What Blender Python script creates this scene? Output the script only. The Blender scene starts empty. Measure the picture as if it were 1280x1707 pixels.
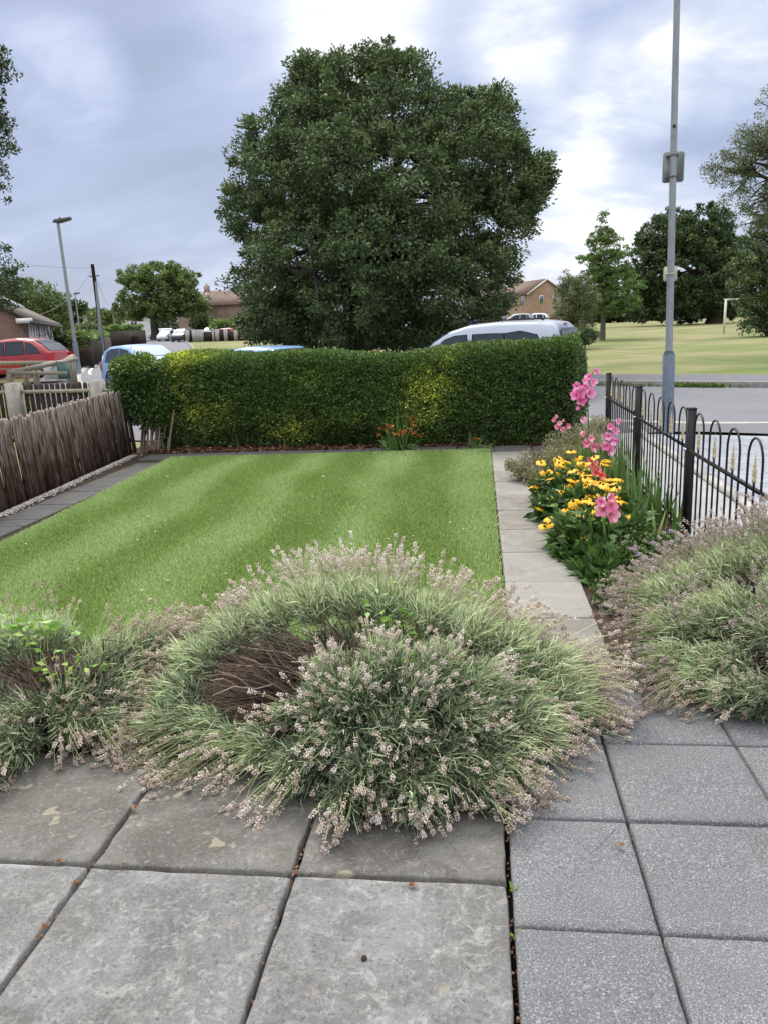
import bpy, math
import numpy as np
from mathutils import Matrix, Vector
rad = math.radians
sc = bpy.context.scene
COL = sc.collection
# ------------------------------------------------------------------ camera
PITCH, ROLL, YAW, EYE, FPX = 13.40, 2.70, 7.445, 1.4645, 1282.0
def cam_basis():
    p, r, w = rad(PITCH), rad(ROLL), rad(YAW)
    f = np.array([-math.sin(w)*math.cos(p), math.cos(w)*math.cos(p), -math.sin(p)])
    r0 = np.array([math.cos(w), math.sin(w), 0.]); u0 = np.cross(r0, f)
    return f, r0*math.cos(r)-u0*math.sin(r), u0*math.cos(r)+r0*math.sin(r)
CF, CR, CU = cam_basis()
EYEP = np.array([0, 0, EYE])
cd = bpy.data.cameras.new('camera'); cam = bpy.data.objects.new('camera', cd); COL.objects.link(cam)
cd.sensor_fit = 'HORIZONTAL'; cd.sensor_width = 36.0; cd.lens = 36.0*FPX/1280
cd.clip_start = 0.05; cd.clip_end = 3000
cam.matrix_world = Matrix([[CR[0], CU[0], -CF[0], 0], [CR[1], CU[1], -CF[1], 0], [CR[2], CU[2], -CF[2], EYE], [0, 0, 0, 1]])
sc.camera = cam
def ray(px, py): return CF+CR*(px-640)/FPX-CU*(py-853.5)/FPX
def atY(px, py, Y):
    "the point of the place that stands Y metres ahead along this bearing"
    d = ray(px, py); return EYEP+d*(Y/d[1])
# ------------------------------------------------------------------ sky and sun
SUN_EL, SUN_AZ = 48.0, -25.0           # azimuth from +Y, negative = left
w = bpy.data.worlds.new('World'); sc.world = w; w.use_nodes = True
nt = w.node_tree; nt.nodes.clear(); N = nt.nodes.new; K = nt.links.new
def mth(op, a, b=None, c=None, tree=None):
    n = (tree or nt).nodes.new('ShaderNodeMath'); n.operation = op
    for i, x in enumerate((a, b, c)):
        if x is None: continue
        if isinstance(x, (int, float)): n.inputs[i].default_value = x
        else: (tree or nt).links.new(x, n.inputs[i])
    return n.outputs[0]
tc = N('ShaderNodeTexCoord'); sep = N('ShaderNodeSeparateXYZ'); K(tc.outputs['Generated'], sep.inputs[0])
den = mth('ADD', mth('MAXIMUM', sep.outputs[2], 0.0), 0.42)
cx = mth('DIVIDE', sep.outputs[0], den); cy = mth('DIVIDE', sep.outputs[1], den)
cmb = N('ShaderNodeCombineXYZ'); K(cx, cmb.inputs[0]); K(cy, cmb.inputs[1])
mp = N('ShaderNodeMapping'); K(cmb.outputs[0], mp.inputs[0]); mp.inputs['Rotation'].default_value = (0, 0, rad(38)); mp.inputs['Scale'].default_value = (0.85, 1.45, 1); mp.inputs['Location'].default_value = (3.3, 1.7, 0)
def noise(scale, det, rough, dist=0, vec=None, tree=None):
    n = (tree or nt).nodes.new('ShaderNodeTexNoise'); n.inputs['Scale'].default_value = scale; n.inputs['Detail'].default_value = det
    n.inputs['Roughness'].default_value = rough; n.inputs['Distortion'].default_value = dist
    if vec is not None: (tree or nt).links.new(vec, n.inputs['Vector'])
    return n
n1 = noise(1.5, 9, .52, .35, mp.outputs[0]); n2 = noise(5.2, 8, .6, .5, mp.outputs[0])
base = mth('ADD', mth('MULTIPLY', n1.outputs[0], .68), mth('MULTIPLY', n2.outputs[0], .32))
# thin spots of the cloud where the light comes through, each in its own direction
tot = None
for (px, py, dg, k) in [(580, 40, 4.6, .24), (650, 8, 3, .08), (868, 82, 3.2, .20), (1062, 135, 3.4, .22), (1215, 62, 4.2, .24), (120, 130, 3.2, .14), (60, 150, 5, .08),
                        (955, 232, 2.8, .16), (905, 250, 3, .10), (1000, 300, 5.5, .12), (1060, 330, 5, .08), (470, 60, 5, .07), (900, 440, 5, .07), (330, 490, 5, .10), (960, 400, 5, .06),
                        (250, 330, 13, -.10), (330, 130, 9, -.035), (1120, 210, 4, -.06), (760, 60, 4, -.03), (250, 250, 8, -.03)]:
    d = ray(px, py); d = d/np.linalg.norm(d)
    vm = N('ShaderNodeVectorMath'); vm.operation = 'DOT_PRODUCT'; K(tc.outputs['Generated'], vm.inputs[0]); vm.inputs[1].default_value = tuple(d)
    mr = N('ShaderNodeMapRange'); mr.interpolation_type = 'SMOOTHSTEP'; K(vm.outputs['Value'], mr.inputs[0])
    mr.inputs[1].default_value = math.cos(rad(dg*1.35)); mr.inputs[2].default_value = 1.0; mr.inputs[3].default_value = 0; mr.inputs[4].default_value = k*.9
    tot = mr.outputs[0] if tot is None else mth('ADD', tot, mr.outputs[0])
val = mth('ADD', base, mth('MULTIPLY', tot, mth('ADD', mth('MULTIPLY', n2.outputs[0], 1.7), .05)))
cr = N('ShaderNodeValToRGB'); K(val, cr.inputs[0])
def ramp(r, stops):
    e = r.color_ramp.elements
    while len(e) > 1: e.remove(e[0])
    e[0].position = stops[0][0]; e[0].color = (*stops[0][1], 1)
    for p, c in stops[1:]:
        x = e.new(p); x.color = (*c, 1)
ramp(cr, [(.36, (.225, .262, .365)), (.46, (.285, .328, .455)), (.54, (.365, .41, .535)), (.66, (.48, .515, .60)), (.80, (.70, .705, .72))])
sky = N('ShaderNodeTexSky'); sky.sky_type = 'NISHITA'; sky.sun_disc = False; sky.sun_elevation = rad(SUN_EL); sky.sun_rotation = rad(SUN_AZ)
skb = N('ShaderNodeVectorMath'); skb.operation = 'SCALE'; K(sky.outputs[0], skb.inputs[0]); skb.inputs['Scale'].default_value = .10
mx = N('ShaderNodeMix'); mx.data_type = 'RGBA'; mx.inputs['Factor'].default_value = .90; K(skb.outputs[0], mx.inputs['A']); K(cr.outputs[0], mx.inputs['B'])
el = N('ShaderNodeMapRange'); el.interpolation_type = 'SMOOTHSTEP'; K(sep.outputs[2], el.inputs[0])
el.inputs[1].default_value = .36; el.inputs[2].default_value = .80; el.inputs[3].default_value = 1.0; el.inputs[4].default_value = 3.3   # an overcast sky is brightest overhead
hi = N('ShaderNodeMapRange'); hi.interpolation_type = 'SMOOTHSTEP'; K(sep.outputs[2], hi.inputs[0]); hi.inputs[1].default_value = .36; hi.inputs[2].default_value = .66; hi.inputs[4].default_value = .92
mh = N('ShaderNodeMix'); mh.data_type = 'RGBA'; K(hi.outputs[0], mh.inputs['Factor']); K(mx.outputs['Result'], mh.inputs['A']); mh.inputs['B'].default_value = (.475, .47, .46, 1)   # thinner cloud overhead, neutral white
bg = N('ShaderNodeBackground'); K(mh.outputs['Result'], bg.inputs[0]); K(el.outputs[0], bg.inputs[1])
ow = N('ShaderNodeOutputWorld'); K(bg.outputs[0], ow.inputs[0])
sl = bpy.data.lights.new('sun', 'SUN'); sl.energy = 2.0; sl.angle = rad(22); sl.color = (1, .95, .88)
so = bpy.data.objects.new('sun', sl); COL.objects.link(so)
sd = Vector((math.sin(rad(SUN_AZ))*math.cos(rad(SUN_EL)), math.cos(rad(SUN_AZ))*math.cos(rad(SUN_EL)), math.sin(rad(SUN_EL))))
so.rotation_euler = sd.to_track_quat('Z', 'Y').to_euler()
sc.view_settings.view_transform = 'Standard'; sc.view_settings.look = 'None'; sc.view_settings.exposure = 0.70; sc.view_settings.gamma = 1
sc.cycles.max_bounces = 6; sc.cycles.diffuse_bounces = 3; sc.cycles.transparent_max_bounces = 6; sc.cycles.sample_clamp_indirect = 6

# ------------------------------------------------------------------ mesh helpers
rng = np.random.default_rng(7)
def nrm(a): return a/np.maximum(np.linalg.norm(a, axis=-1, keepdims=True), 1e-9)
class B:
    def __init__(s): s.V = []; s.F = []; s.a = []; s.n = 0
    def add(s, V, F, v=.5, m=0):
        V = np.asarray(V, float).reshape(-1, 3); F = np.asarray(F, int)
        if F.ndim == 1: F = F[None]
        s.V.append(V); s.F.append((F+s.n, m)); s.a.append(np.broadcast_to(np.asarray(v, float), (len(V),)).copy()); s.n += len(V); return s
    def build(s, name, mats, parent=None, smooth=False, loc=None, local=False):
        if not isinstance(mats, (list, tuple)): mats = [mats]
        V = np.concatenate(s.V); me = bpy.data.meshes.new(name)
        o = bpy.data.objects.new(name, me); COL.objects.link(o)
        if parent is not None:
            o.parent = parent
            if not local:
                q = parent; off = np.zeros(3)
                while q is not None: off += np.array(q.location); q = q.parent
                V = V-off
        elif loc is not None:
            o.location = loc; V = V-np.array(loc)
        me.vertices.add(len(V)); me.vertices.foreach_set('co', V.astype(np.float32).ravel())
        li = np.concatenate([f.ravel() for f, _ in s.F]); tt = np.concatenate([np.full(len(f), f.shape[1]) for f, _ in s.F])
        st = np.concatenate([[0], np.cumsum(tt)[:-1]])
        me.loops.add(len(li)); me.loops.foreach_set('vertex_index', li.astype(np.int32))
        me.polygons.add(len(tt)); me.polygons.foreach_set('loop_start', st.astype(np.int32)); me.polygons.foreach_set('loop_total', tt.astype(np.int32))
        me.polygons.foreach_set('material_index', np.concatenate([np.full(len(f), m) for f, m in s.F]).astype(np.int32))
        if smooth: me.polygons.foreach_set('use_smooth', np.ones(len(tt), bool))
        at = me.attributes.new('v', 'FLOAT', 'POINT'); at.data.foreach_set('value', np.concatenate(s.a).astype(np.float32))
        for m in mats: me.materials.append(m)
        me.update(calc_edges=True); me.validate(); return o
    def box(s, c, size, v=.5, m=0, M=None):
        h = np.array(size)/2.; X = np.array([[a, b, d] for a in (-1, 1) for b in (-1, 1) for d in (-1, 1)])*h
        if M is not None: X = X@np.array(M).T
        return s.add(X+np.array(c), [[0, 1, 3, 2], [4, 6, 7, 5], [0, 4, 5, 1], [2, 3, 7, 6], [0, 2, 6, 4], [1, 5, 7, 3]], v, m)
    def bar(s, a, b, wd, th, v=.5, m=0, up=(0, 0, 1)):
        a = np.array(a, float); b = np.array(b, float); d = b-a; L = np.linalg.norm(d); d /= L
        sd_ = nrm(np.cross(d, up)); n_ = np.cross(sd_, d)
        return s.box((a+b)/2, (L, wd, th), v, m, np.array([d, sd_, n_]).T)
    def tubes(s, P, R, k=6, v=.5, m=0, cap=False):
        P = np.asarray(P, float)
        if P.ndim == 2: P = P[None]
        n, mm, _ = P.shape; R = np.broadcast_to(np.asarray(R, float), (n, mm))
        T = nrm(np.gradient(P, axis=1)); ref = np.where(np.abs(T[..., 2:]) > .9, np.array([1., 0, 0]), np.array([0, 0, 1.]))
        ref = np.broadcast_to(ref[:, :1], T.shape) if mm > 1 else ref
        A = nrm(np.cross(T, ref)); Bv = np.cross(T, A); th = np.arange(k)*2*np.pi/k
        V = P[:, :, None]+R[:, :, None, None]*(A[:, :, None]*np.cos(th)[None, None, :, None]+Bv[:, :, None]*np.sin(th)[None, None, :, None])
        i = np.arange(n)[:, None, None]*mm*k; j = np.arange(mm-1)[None, :, None]*k; q = np.arange(k)[None, None]; q2 = (q+1) % k
        F = np.stack(np.broadcast_arrays(i+j+q, i+j+q2, i+j+k+q2, i+j+k+q), -1).reshape(-1, 4)
        vv = v if np.ndim(v) == 0 else np.repeat(v, mm*k)
        b0 = s.n; s.add(V, F, vv, m)
        if cap:
            C = np.concatenate([(np.arange(n)[:, None]*mm*k+np.arange(k)), (np.arange(n)[:, None]*mm*k+(mm-1)*k+np.arange(k)[::-1])])
            s.F.append((C+b0, m))
        return s
    def lathe(s, prof, c, k=16, v=.5, m=0):
        pr = np.array(prof, float); th = np.arange(k)*2*np.pi/k
        V = np.stack([pr[:, 0:1]*np.cos(th), pr[:, 0:1]*np.sin(th), np.repeat(pr[:, 1:2], k, 1)], -1)+np.array(c)
        mm = len(pr); j = np.arange(mm-1)[:, None]*k; q = np.arange(k)[None]; q2 = (q+1) % k
        F = np.stack([j+q, j+q2, j+k+q2, j+k+q], -1).reshape(-1, 4); return s.add(V, F, v, m)
    def leaves(s, P, D, S, L, W, v=.5, m=0, fold=.18):
        "pointed folded leaves: base P, direction D, side S"
        n = len(P); D = nrm(D); S = nrm(S-D*np.sum(S*D, -1, keepdims=True)); U = np.cross(D, S)
        L = np.broadcast_to(L, (n,))[:, None]; W = np.broadcast_to(W, (n,))[:, None]
        V = np.stack([P, P+D*L*.45+S*W*.5+U*W*fold, P+D*L, P+D*L*.45-S*W*.5+U*W*fold], 1)
        i = np.arange(n)[:, None]*4; F = np.concatenate([i+[0, 1, 2], i+[0, 2, 3]]); return s.add(V, F, np.repeat(np.broadcast_to(v, (n,)), 4), m)
    def strips(s, P, Wd, S, v=.5, m=0):
        "ribbons through P (n,m,3), half width Wd (m,) or (n,m), side S (n,3)"
        n, mm, _ = P.shape; Wd = np.broadcast_to(Wd, (n, mm))[..., None]; S = nrm(S)[:, None]
        V = np.stack([P-S*Wd, P+S*Wd], 2); i = np.arange(n)[:, None]*mm*2; j = np.arange(mm-1)[None]*2
        F = np.stack([i+j, i+j+1, i+j+3, i+j+2], -1).reshape(-1, 4); return s.add(V, F, np.repeat(np.broadcast_to(v, (n,)), mm*2), m)
    def prism(s, poly, a, b, v=.5, m=0):
        "polygon (k,3) swept from offset a to offset b"
        P = np.array(poly, float); k = len(P); V = np.concatenate([P+np.array(a), P+np.array(b)])
        s.add(V, np.arange(k)[::-1], v, m); q = np.arange(k)
        s.F.append((s.F[-1][0][:, ::-1]+k, m)); s.F.append((np.stack([q, (q+1) % k, (q+1) % k+k, q+k], -1)+s.n-2*k, m)); return s
def tag(o, label=None, cat=None, group=None, kind=None):
    if label: o['label'] = label
    if cat: o['category'] = cat
    if group: o['group'] = group
    if kind: o['kind'] = kind
    return o
def thing(name, loc, label, cat, group=None, rz=0):
    o = bpy.data.objects.new(name, None); COL.objects.link(o); o.location = tuple(float(x) for x in loc); o.rotation_euler = (0, 0, rz)
    o.empty_display_size = .2; return tag(o, label, cat, group)
def rnd(n, a=0., b=1.): return rng.uniform(a, b, n)
def sph(n): return nrm(rng.normal(size=(n, 3)))
def sst(x, a, b):
    t = np.clip((x-a)/(b-a), 0, 1); return t*t*(3-2*t)
# ------------------------------------------------------------------ materials
def mat(name, col, rough=.75, spec=.3, metal=0., bump=0., bscale=60., attr=None, var=0., vscale=8., trans=0., speck=None, coat=0., obj=True, vscale3=None, nramp=None):
    m = bpy.data.materials.new(name); m.use_nodes = True; t = m.node_tree; b = t.nodes['Principled BSDF']
    b.inputs['Roughness'].default_value = rough; b.inputs['Metallic'].default_value = metal
    b.inputs['Specular IOR Level'].default_value = spec; b.inputs['Coat Weight'].default_value = coat
    tcn = t.nodes.new('ShaderNodeTexCoord'); mpn = t.nodes.new('ShaderNodeMapping'); t.links.new(tcn.outputs['Object'], mpn.inputs[0])
    if vscale3: mpn.inputs['Scale'].default_value = vscale3
    vec = mpn.outputs[0]
    def rgb(c):
        n = t.nodes.new('ShaderNodeRGB'); n.outputs[0].default_value = (*c, 1); return n.outputs[0]
    if attr:
        a = t.nodes.new('ShaderNodeAttribute'); a.attribute_name = 'v'; r = t.nodes.new('ShaderNodeValToRGB'); t.links.new(a.outputs['Fac'], r.inputs[0]); ramp(r, attr); out = r.outputs[0]
    else: out = rgb(col)
    if nramp:
        n = noise(vscale, 6, .6, .2, vec, t); r = t.nodes.new('ShaderNodeValToRGB'); t.links.new(n.outputs[0], r.inputs[0]); ramp(r, nramp); out = r.outputs[0]
    def mixc(A, Bc, fac, mode='MIX'):
        x = t.nodes.new('ShaderNodeMix'); x.data_type = 'RGBA'; x.blend_type = mode
        t.links.new(A, x.inputs['A'])
        if isinstance(Bc, tuple): x.inputs['B'].default_value = (*Bc, 1)
        else: t.links.new(Bc, x.inputs['B'])
        if isinstance(fac, float): x.inputs['Factor'].default_value = fac
        else: t.links.new(fac, x.inputs['Factor'])
        return x.outputs['Result']
    if var:
        n = noise(vscale, 7, .62, .2, vec, t); g = t.nodes.new('ShaderNodeMapRange'); t.links.new(n.outputs[0], g.inputs[0])
        g.inputs[1].default_value = .25; g.inputs[2].default_value = .75; g.inputs[3].default_value = 1-var; g.inputs[4].default_value = 1+var
        vm = t.nodes.new('ShaderNodeVectorMath'); vm.operation = 'SCALE'; t.links.new(out, vm.inputs[0]); t.links.new(g.outputs[0], vm.inputs['Scale']); out = vm.outputs[0]
    if speck:
        for (scl, th, c, soft) in speck:
            n = noise(scl, 3, .6, 0, vec, t); g = t.nodes.new('ShaderNodeMapRange'); t.links.new(n.outputs[0], g.inputs[0])
            g.inputs[1].default_value = th; g.inputs[2].default_value = th+soft; out = mixc(out, c, g.outputs[0])
    t.links.new(out, b.inputs['Base Color'])
    if bump:
        n = noise(bscale, 5, .65, 0, vec, t); bn = t.nodes.new('ShaderNodeBump'); bn.inputs['Strength'].default_value = bump; bn.inputs['Distance'].default_value = .01
        t.links.new(n.outputs[0], bn.inputs['Height']); t.links.new(bn.outputs[0], b.inputs['Normal'])
    if trans:
        tr = t.nodes.new('ShaderNodeBsdfTranslucent'); t.links.new(out, tr.inputs[0]); ms = t.nodes.new('ShaderNodeMixShader'); ms.inputs[0].default_value = trans
        t.links.new(b.outputs[0], ms.inputs[1]); t.links.new(tr.outputs[0], ms.inputs[2]); t.links.new(ms.outputs[0], t.nodes['Material Output'].inputs[0])
    m['out'] = 1; return m
def leafmat(name, stops, rough=.5, trans=.22, spec=.3): return mat(name, (0, 0, 0), rough=rough, spec=spec, attr=stops, trans=trans)
# ------------------------------------------------------------------ terrain and setting
def HT(x, y):
    "ground height: gardens at -0.06, the street 0.25 lower, rising gently far off"
    x = np.asarray(x, float); y = np.asarray(y, float); d = np.hypot(x, y); s = x/np.maximum(d, 1.)
    A = np.interp(s, [-.4, .15], [1.7, .75]); fwd = np.where(y > 0, 1., 0.)
    base = -.09-.20*sst(y, 10.7, 13.2)*fwd
    roll_ = .10*np.sin(x*.09+1)*np.sin(y*.075)*sst(d, 30, 60)
    return base+A*np.clip((d-26)/95, 0, 1)*fwd+roll_*fwd
def G(px, Y, dz=0.):
    "ground point Y metres ahead on the bearing of the given column"
    p = atY(px, 560, Y); return np.array([p[0], Y, float(HT(p[0], Y))+dz])
def grid_axis(lim, near, step):
    a = list(np.arange(0, near, step)); x = near; st = step
    while x < lim: a.append(x); st *= 1.25; x += st
    a.append(lim); return np.array(a)
ax = grid_axis(900, 70, 1.0); ax = np.concatenate([-ax[:0:-1], ax]); X, Y = np.meshgrid(ax, ax, indexing='ij'); Z = HT(X, Y); n = len(ax)
I = np.arange((n-1)*n).reshape(n-1, n)[:, :-1].ravel()
parkm = mat('park_turf', (.2, .2, .1), rough=.95, spec=.1, bump=.6, bscale=25, vscale=.16, vscale3=(1, 1.6, 1),
            nramp=[(.32, (.105, .140, .050)), (.46, (.160, .180, .075)), (.56, (.225, .212, .112)), (.70, (.30, .255, .165))], var=0, speck=[(9, .55, (.11, .15, .04), .3), (2.2, .60, (.33, .30, .15), .25)])
b = B(); b.add(np.stack([X, Y, Z], -1), np.stack([I, I+n, I+n+1, I+1], -1))
tag(b.build('ground', parkm, smooth=True), kind='structure')
def curve(P, sub):
    P = np.array(P, float); Q = np.r_[2*P[:1]-P[1:2], P, 2*P[-1:]-P[-2:-1]]; f = np.arange(sub)/sub; out = []
    for i in range(len(P)-1):
        a, b, c, d = Q[i:i+4]; t = f[:, None]; out.append(.5*(2*b+(c-a)*t+(2*a-5*b+4*c-d)*t*t+(3*b-a-3*c+d)*t**3))
    return np.r_[np.concatenate(out), P[-1:]]
def strip(name, Lft, Rgt, m, dz, sub=8, smooth=True):
    "a sheet between two polylines, laid on the terrain"
    dense = lambda P: curve(P, sub)
    A, C = dense(Lft), dense(Rgt); k = 6; rows = np.stack([A+(C-A)*j/(k-1) for j in range(k)], 1); nn = len(A)
    V = np.concatenate([rows, HT(rows[..., 0], rows[..., 1])[..., None]+dz], -1)
    i = (np.arange(nn-1)[:, None]*k+np.arange(k-1)).ravel(); bb = B(); bb.add(V, np.stack([i, i+1, i+k+1, i+k], -1))
    return tag(bb.build(name, m, smooth=smooth), kind='structure')
asph = mat('asphalt', (.155, .158, .172), rough=.9, spec=.25, bump=.5, bscale=120, var=.13, vscale=.8, speck=[(70, .56, (.22, .22, .235), .2), (.6, .62, (.125, .125, .135), .15)])
tarm = mat('tarmac', (.135, .135, .15), rough=.9, spec=.25, bump=.5, bscale=150, var=.12, vscale=2.5, speck=[(60, .57, (.27, .27, .28), .2), (1.1, .62, (.24, .195, .185), .12)])
kerbc = mat('kerb_concrete', (.36, .35, .33), rough=.9, bump=.4, bscale=50, var=.25, vscale=6)
kerbd = mat('kerb_dark_stone', (.20, .195, .185), rough=.9, bump=.5, bscale=40, var=.35, vscale=4)
# street edges, near kerb then far kerb, from right to left and away
near = [(40, -8), (14, 7.2), (4.4, 12.6), (2.1, 13.8), (-3, 16.6), (-12, 24), (-21.5, 41), (-34, 74), (-58, 130), (-100, 230)]
far = [(50, -8), (17, 12.0), (6.6, 18.9), (3.2, 21.2), (-.6, 23.8), (-7.5, 29.5), (-16, 44), (-28, 74), (-50, 128), (-92, 228)]
def off(P, d):
    P = np.array(P, float); T = nrm(np.gradient(P, axis=0)); return P+np.stack([T[:, 1], -T[:, 0]], -1)*d

strip('road', near, far, asph, .02, sub=14)
def kerb(name, P, wd, hh, m, sub=14):
    P = curve(P, sub)
    Q = off(P, wd); z = HT(P[:, 0], P[:, 1]); bb = B(); V = np.stack([np.c_[P, z-.05], np.c_[P, z+hh], np.c_[Q, z+hh], np.c_[Q, z-.05]], 1)
    i = np.arange(len(P)-1)[:, None]*4+np.arange(3); i = i.ravel(); bb.add(V, np.stack([i, i+1, i+5, i+4], -1))
    return tag(bb.build(name, m), kind='structure')
kerb('kerb', far, .13, .15, kerbd); kerb('kerb', off(far, .13), .04, .155, kerbc)
fo = off(far, .18); strip('pavement', fo[:6], off(far, 2.6)[:6], tarm, .13, sub=14)
kerb('kerb', near, -.28, .045, kerbc)
strip('pavement', off(near, -.28)[1:9], [(14, 3.6), (4.2, 9.9), (1.6, 10.75), (-5, 12.0), (-13.2, 21.6)]+[tuple(q) for q in off(near, -2.1)[6:9]], tarm, .035, sub=14)
lpaint = mat('road_paint', (.62, .62, .60), rough=.8, var=.2, vscale=5)
pl = [(-18.6, 35.5), (-20.2, 38.6), (-23, 45), (-27.5, 56)]; strip('road_marking', pl, off(pl, .14), lpaint, .026)
# weeds along the far kerb
gweed = leafmat('weed_green', [(0, (.05, .10, .02)), (.6, (.11, .19, .04)), (1, (.22, .28, .08))])
wb = B(); k = 700; t_ = np.concatenate([rnd(500, .25, .55), rnd(60, .95, 1.2), rnd(140, .1, .9)]); t_ = np.clip(t_, 0, 1.25)
fa = np.array(far)[2:4]; Pw = fa[0]+(fa[1]-fa[0])*t_[:, None]+rng.normal(0, .05, (k, 2))+[-.05, -.10]; Pw = np.c_[Pw, HT(Pw[:, 0], Pw[:, 1])+.02]
wb.leaves(Pw, sph(k)*.7+[0, 0, 1], sph(k), rnd(k, .05, .16), rnd(k, .02, .05), rnd(k))
tag(wb.build('weeds', gweed), 'low green weeds growing out of the far road gutter', 'weeds', kind='stuff')

# driveway next door, side path
drvm = mat('driveway_paving', (.40, .44, .52), rough=.85, bump=.35, bscale=30, var=.10, vscale=3)
t = drvm.node_tree; bk = t.nodes.new('ShaderNodeTexBrick'); bk.inputs['Scale'].default_value = 1; bk.inputs['Brick Width'].default_value = .32; bk.inputs['Row Height'].default_value = .20; bk.inputs['Mortar Size'].default_value = .007
bk.inputs['Color1'].default_value = (.27, .29, .33, 1); bk.inputs['Color2'].default_value = (.22, .24, .275, 1); bk.inputs['Mortar'].default_value = (.14, .15, .17, 1)
tcn = t.nodes.new('ShaderNodeTexCoord'); t.links.new(tcn.outputs['Object'], bk.inputs[0]); t.links.new(bk.outputs[0], t.nodes['Principled BSDF'].inputs['Base Color'])
def sheet(name, x0, x1, y0, y1, z, m, nx=2, ny=2):
    bb = B(); xs = np.linspace(x0, x1, nx); ys = np.linspace(y0, y1, ny); XX, YY = np.meshgrid(xs, ys, indexing='ij'); i = (np.arange(nx-1)[:, None]*ny+np.arange(ny-1)).ravel()
    bb.add(np.stack([XX, YY, XX*0+z], -1), np.stack([i, i+ny, i+ny+1, i+1], -1)); return tag(bb.build(name, m), kind='structure')
bb = B(); bb.add([[2.17, 1, -.05], [9, 1, -.05], [9, 6.95, -.05], [6, 8.8, -.05], [3.6, 9.98, -.05], [2.17, 10.5, -.05]], [0, 1, 2, 3, 4, 5]); tag(bb.build('driveway', drvm), kind='structure')
conc = mat('path_concrete', (.30, .30, .305), rough=.9, bump=.5, bscale=90, var=.14, vscale=3, speck=[(80, .58, (.42, .42, .42), .15)])
sheet('side_path', 1.43, 2.05, 1, 10.6, -.046, conc)
bb = B()
for y0 in np.arange(1, 10.4, .915): bb.box((2.11, y0+.45, -.04), (.10, .905, .06), v=.5)
tag(bb.build('edging_kerb', kerbc), kind='structure')
soil = mat('soil', (.055, .040, .030), rough=1, spec=.1, bump=1.0, bscale=35, var=.35, vscale=12)
bb = B(); bb.add([[-4.75, 2.3, -.072], [1.43, 2.3, -.072], [1.43, 10.75, -.072], [-4.2, 11.75, -.072], [-5.0, 11.9, -.072], [-5.0, 10.3, -.072]], [0, 1, 2, 3, 4, 5]); tag(bb.build('garden_soil', soil), kind='structure')
# paving slabs: real slabs with open joints
def slabs(name, specs, m, th=.05, zf=None, jig=.004, seed=3, rimv=.4):
    r = np.random.default_rng(seed); bb = B()
    for (x0, x1, y0, y1) in specs:
        z = zf((x0+x1)/2, (y0+y1)/2)+r.uniform(-1, 1)*.003; ch = .006
        tx, ty = r.uniform(-.004, .004, 2); ns = 10
        def ring(ins, zz, wob):
            P = []
            for a, c in (((x0, y0), (x1, y0)), ((x1, y0), (x1, y1)), ((x1, y1), (x0, y1)), ((x0, y1), (x0, y0))):
                for q in range(ns):
                    f = q/ns; P.append((a[0]+(c[0]-a[0])*f, a[1]+(c[1]-a[1])*f))
            P = np.array(P); c0 = np.array([(x0+x1)/2, (y0+y1)/2]); d = P-c0; s_ = np.sign(d)*(np.abs(d) > np.array([(x1-x0)/2, (y1-y0)/2])*.999)
            P = P-s_*((ins+wob)[:, None]); zr = zz+(P[:, 0]-c0[0])*tx+zf(P[:, 0], P[:, 1])-zf(*c0)
            return np.c_[P, zr]
        wob = np.abs(r.normal(0, jig*.55, ns*4)); k = ns*4
        V = np.concatenate([ring(.0, z-th, wob), ring(.0, z-ch, wob), ring(ch, z, wob), ring(ch+.012+.02*np.abs(np.sin(np.arange(k)*.7+z*900)), z+.0003, wob), [[(x0+x1)/2, (y0+y1)/2, z+.0003]]]); q = np.arange(k); q2 = (q+1) % k
        F = np.concatenate([np.stack([q, q2, q2+k, q+k], -1)+k*j_ for j_ in range(3)]); b0 = bb.n; vb_ = r.uniform(0, .6); vv = np.full(4*k+1, vb_); vv[k:3*k] = np.clip(vb_+rimv*r.uniform(.2, 1.3, 2*k), 0, 1)
        bb.add(V, F, vv); bb.F.append((np.stack([q+3*k, q2+3*k, np.full(k, 4*k)], -1)+b0, 0))
    o = bb.build(name, m); return tag(o, kind='structure')
def slabmat(name, ramp_, blot, fine, edge=None, mossy=None):
    m = bpy.data.materials.new(name); m.use_nodes = True; t = m.node_tree; bs = t.nodes['Principled BSDF']; bs.inputs['Roughness'].default_value = .88; bs.inputs['Specular IOR Level'].default_value = .25
    a = t.nodes.new('ShaderNodeAttribute'); a.attribute_name = 'v'; r = t.nodes.new('ShaderNodeValToRGB'); t.links.new(a.outputs['Fac'], r.inputs[0]); ramp(r, ramp_)
    tcn = t.nodes.new('ShaderNodeTexCoord'); out = r.outputs[0]; vec = tcn.outputs['Object']
    hs = []
    for (scl, det, lo, hi, c, amt, dist) in blot+fine:
        nn = noise(scl, det, .62, dist, vec, t); g = t.nodes.new('ShaderNodeMapRange'); t.links.new(nn.outputs[0], g.inputs[0]); g.inputs[1].default_value = lo; g.inputs[2].default_value = hi; g.inputs[3].default_value = 0; g.inputs[4].default_value = amt
        x = t.nodes.new('ShaderNodeMix'); x.data_type = 'RGBA'; t.links.new(g.outputs[0], x.inputs['Factor']); t.links.new(out, x.inputs['A']); x.inputs['B'].default_value = (*c, 1); out = x.outputs['Result']; hs.append(nn)
    t.links.new(out, bs.inputs['Base Color'])
    bn = t.nodes.new('ShaderNodeBump'); bn.inputs['Strength'].default_value = .55; bn.inputs['Distance'].default_value = .004
    nn = noise(170, 4, .7, 0, vec, t); t.links.new(nn.outputs[0], bn.inputs['Height']); t.links.new(bn.outputs[0], bs.inputs['Normal']); return m
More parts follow.
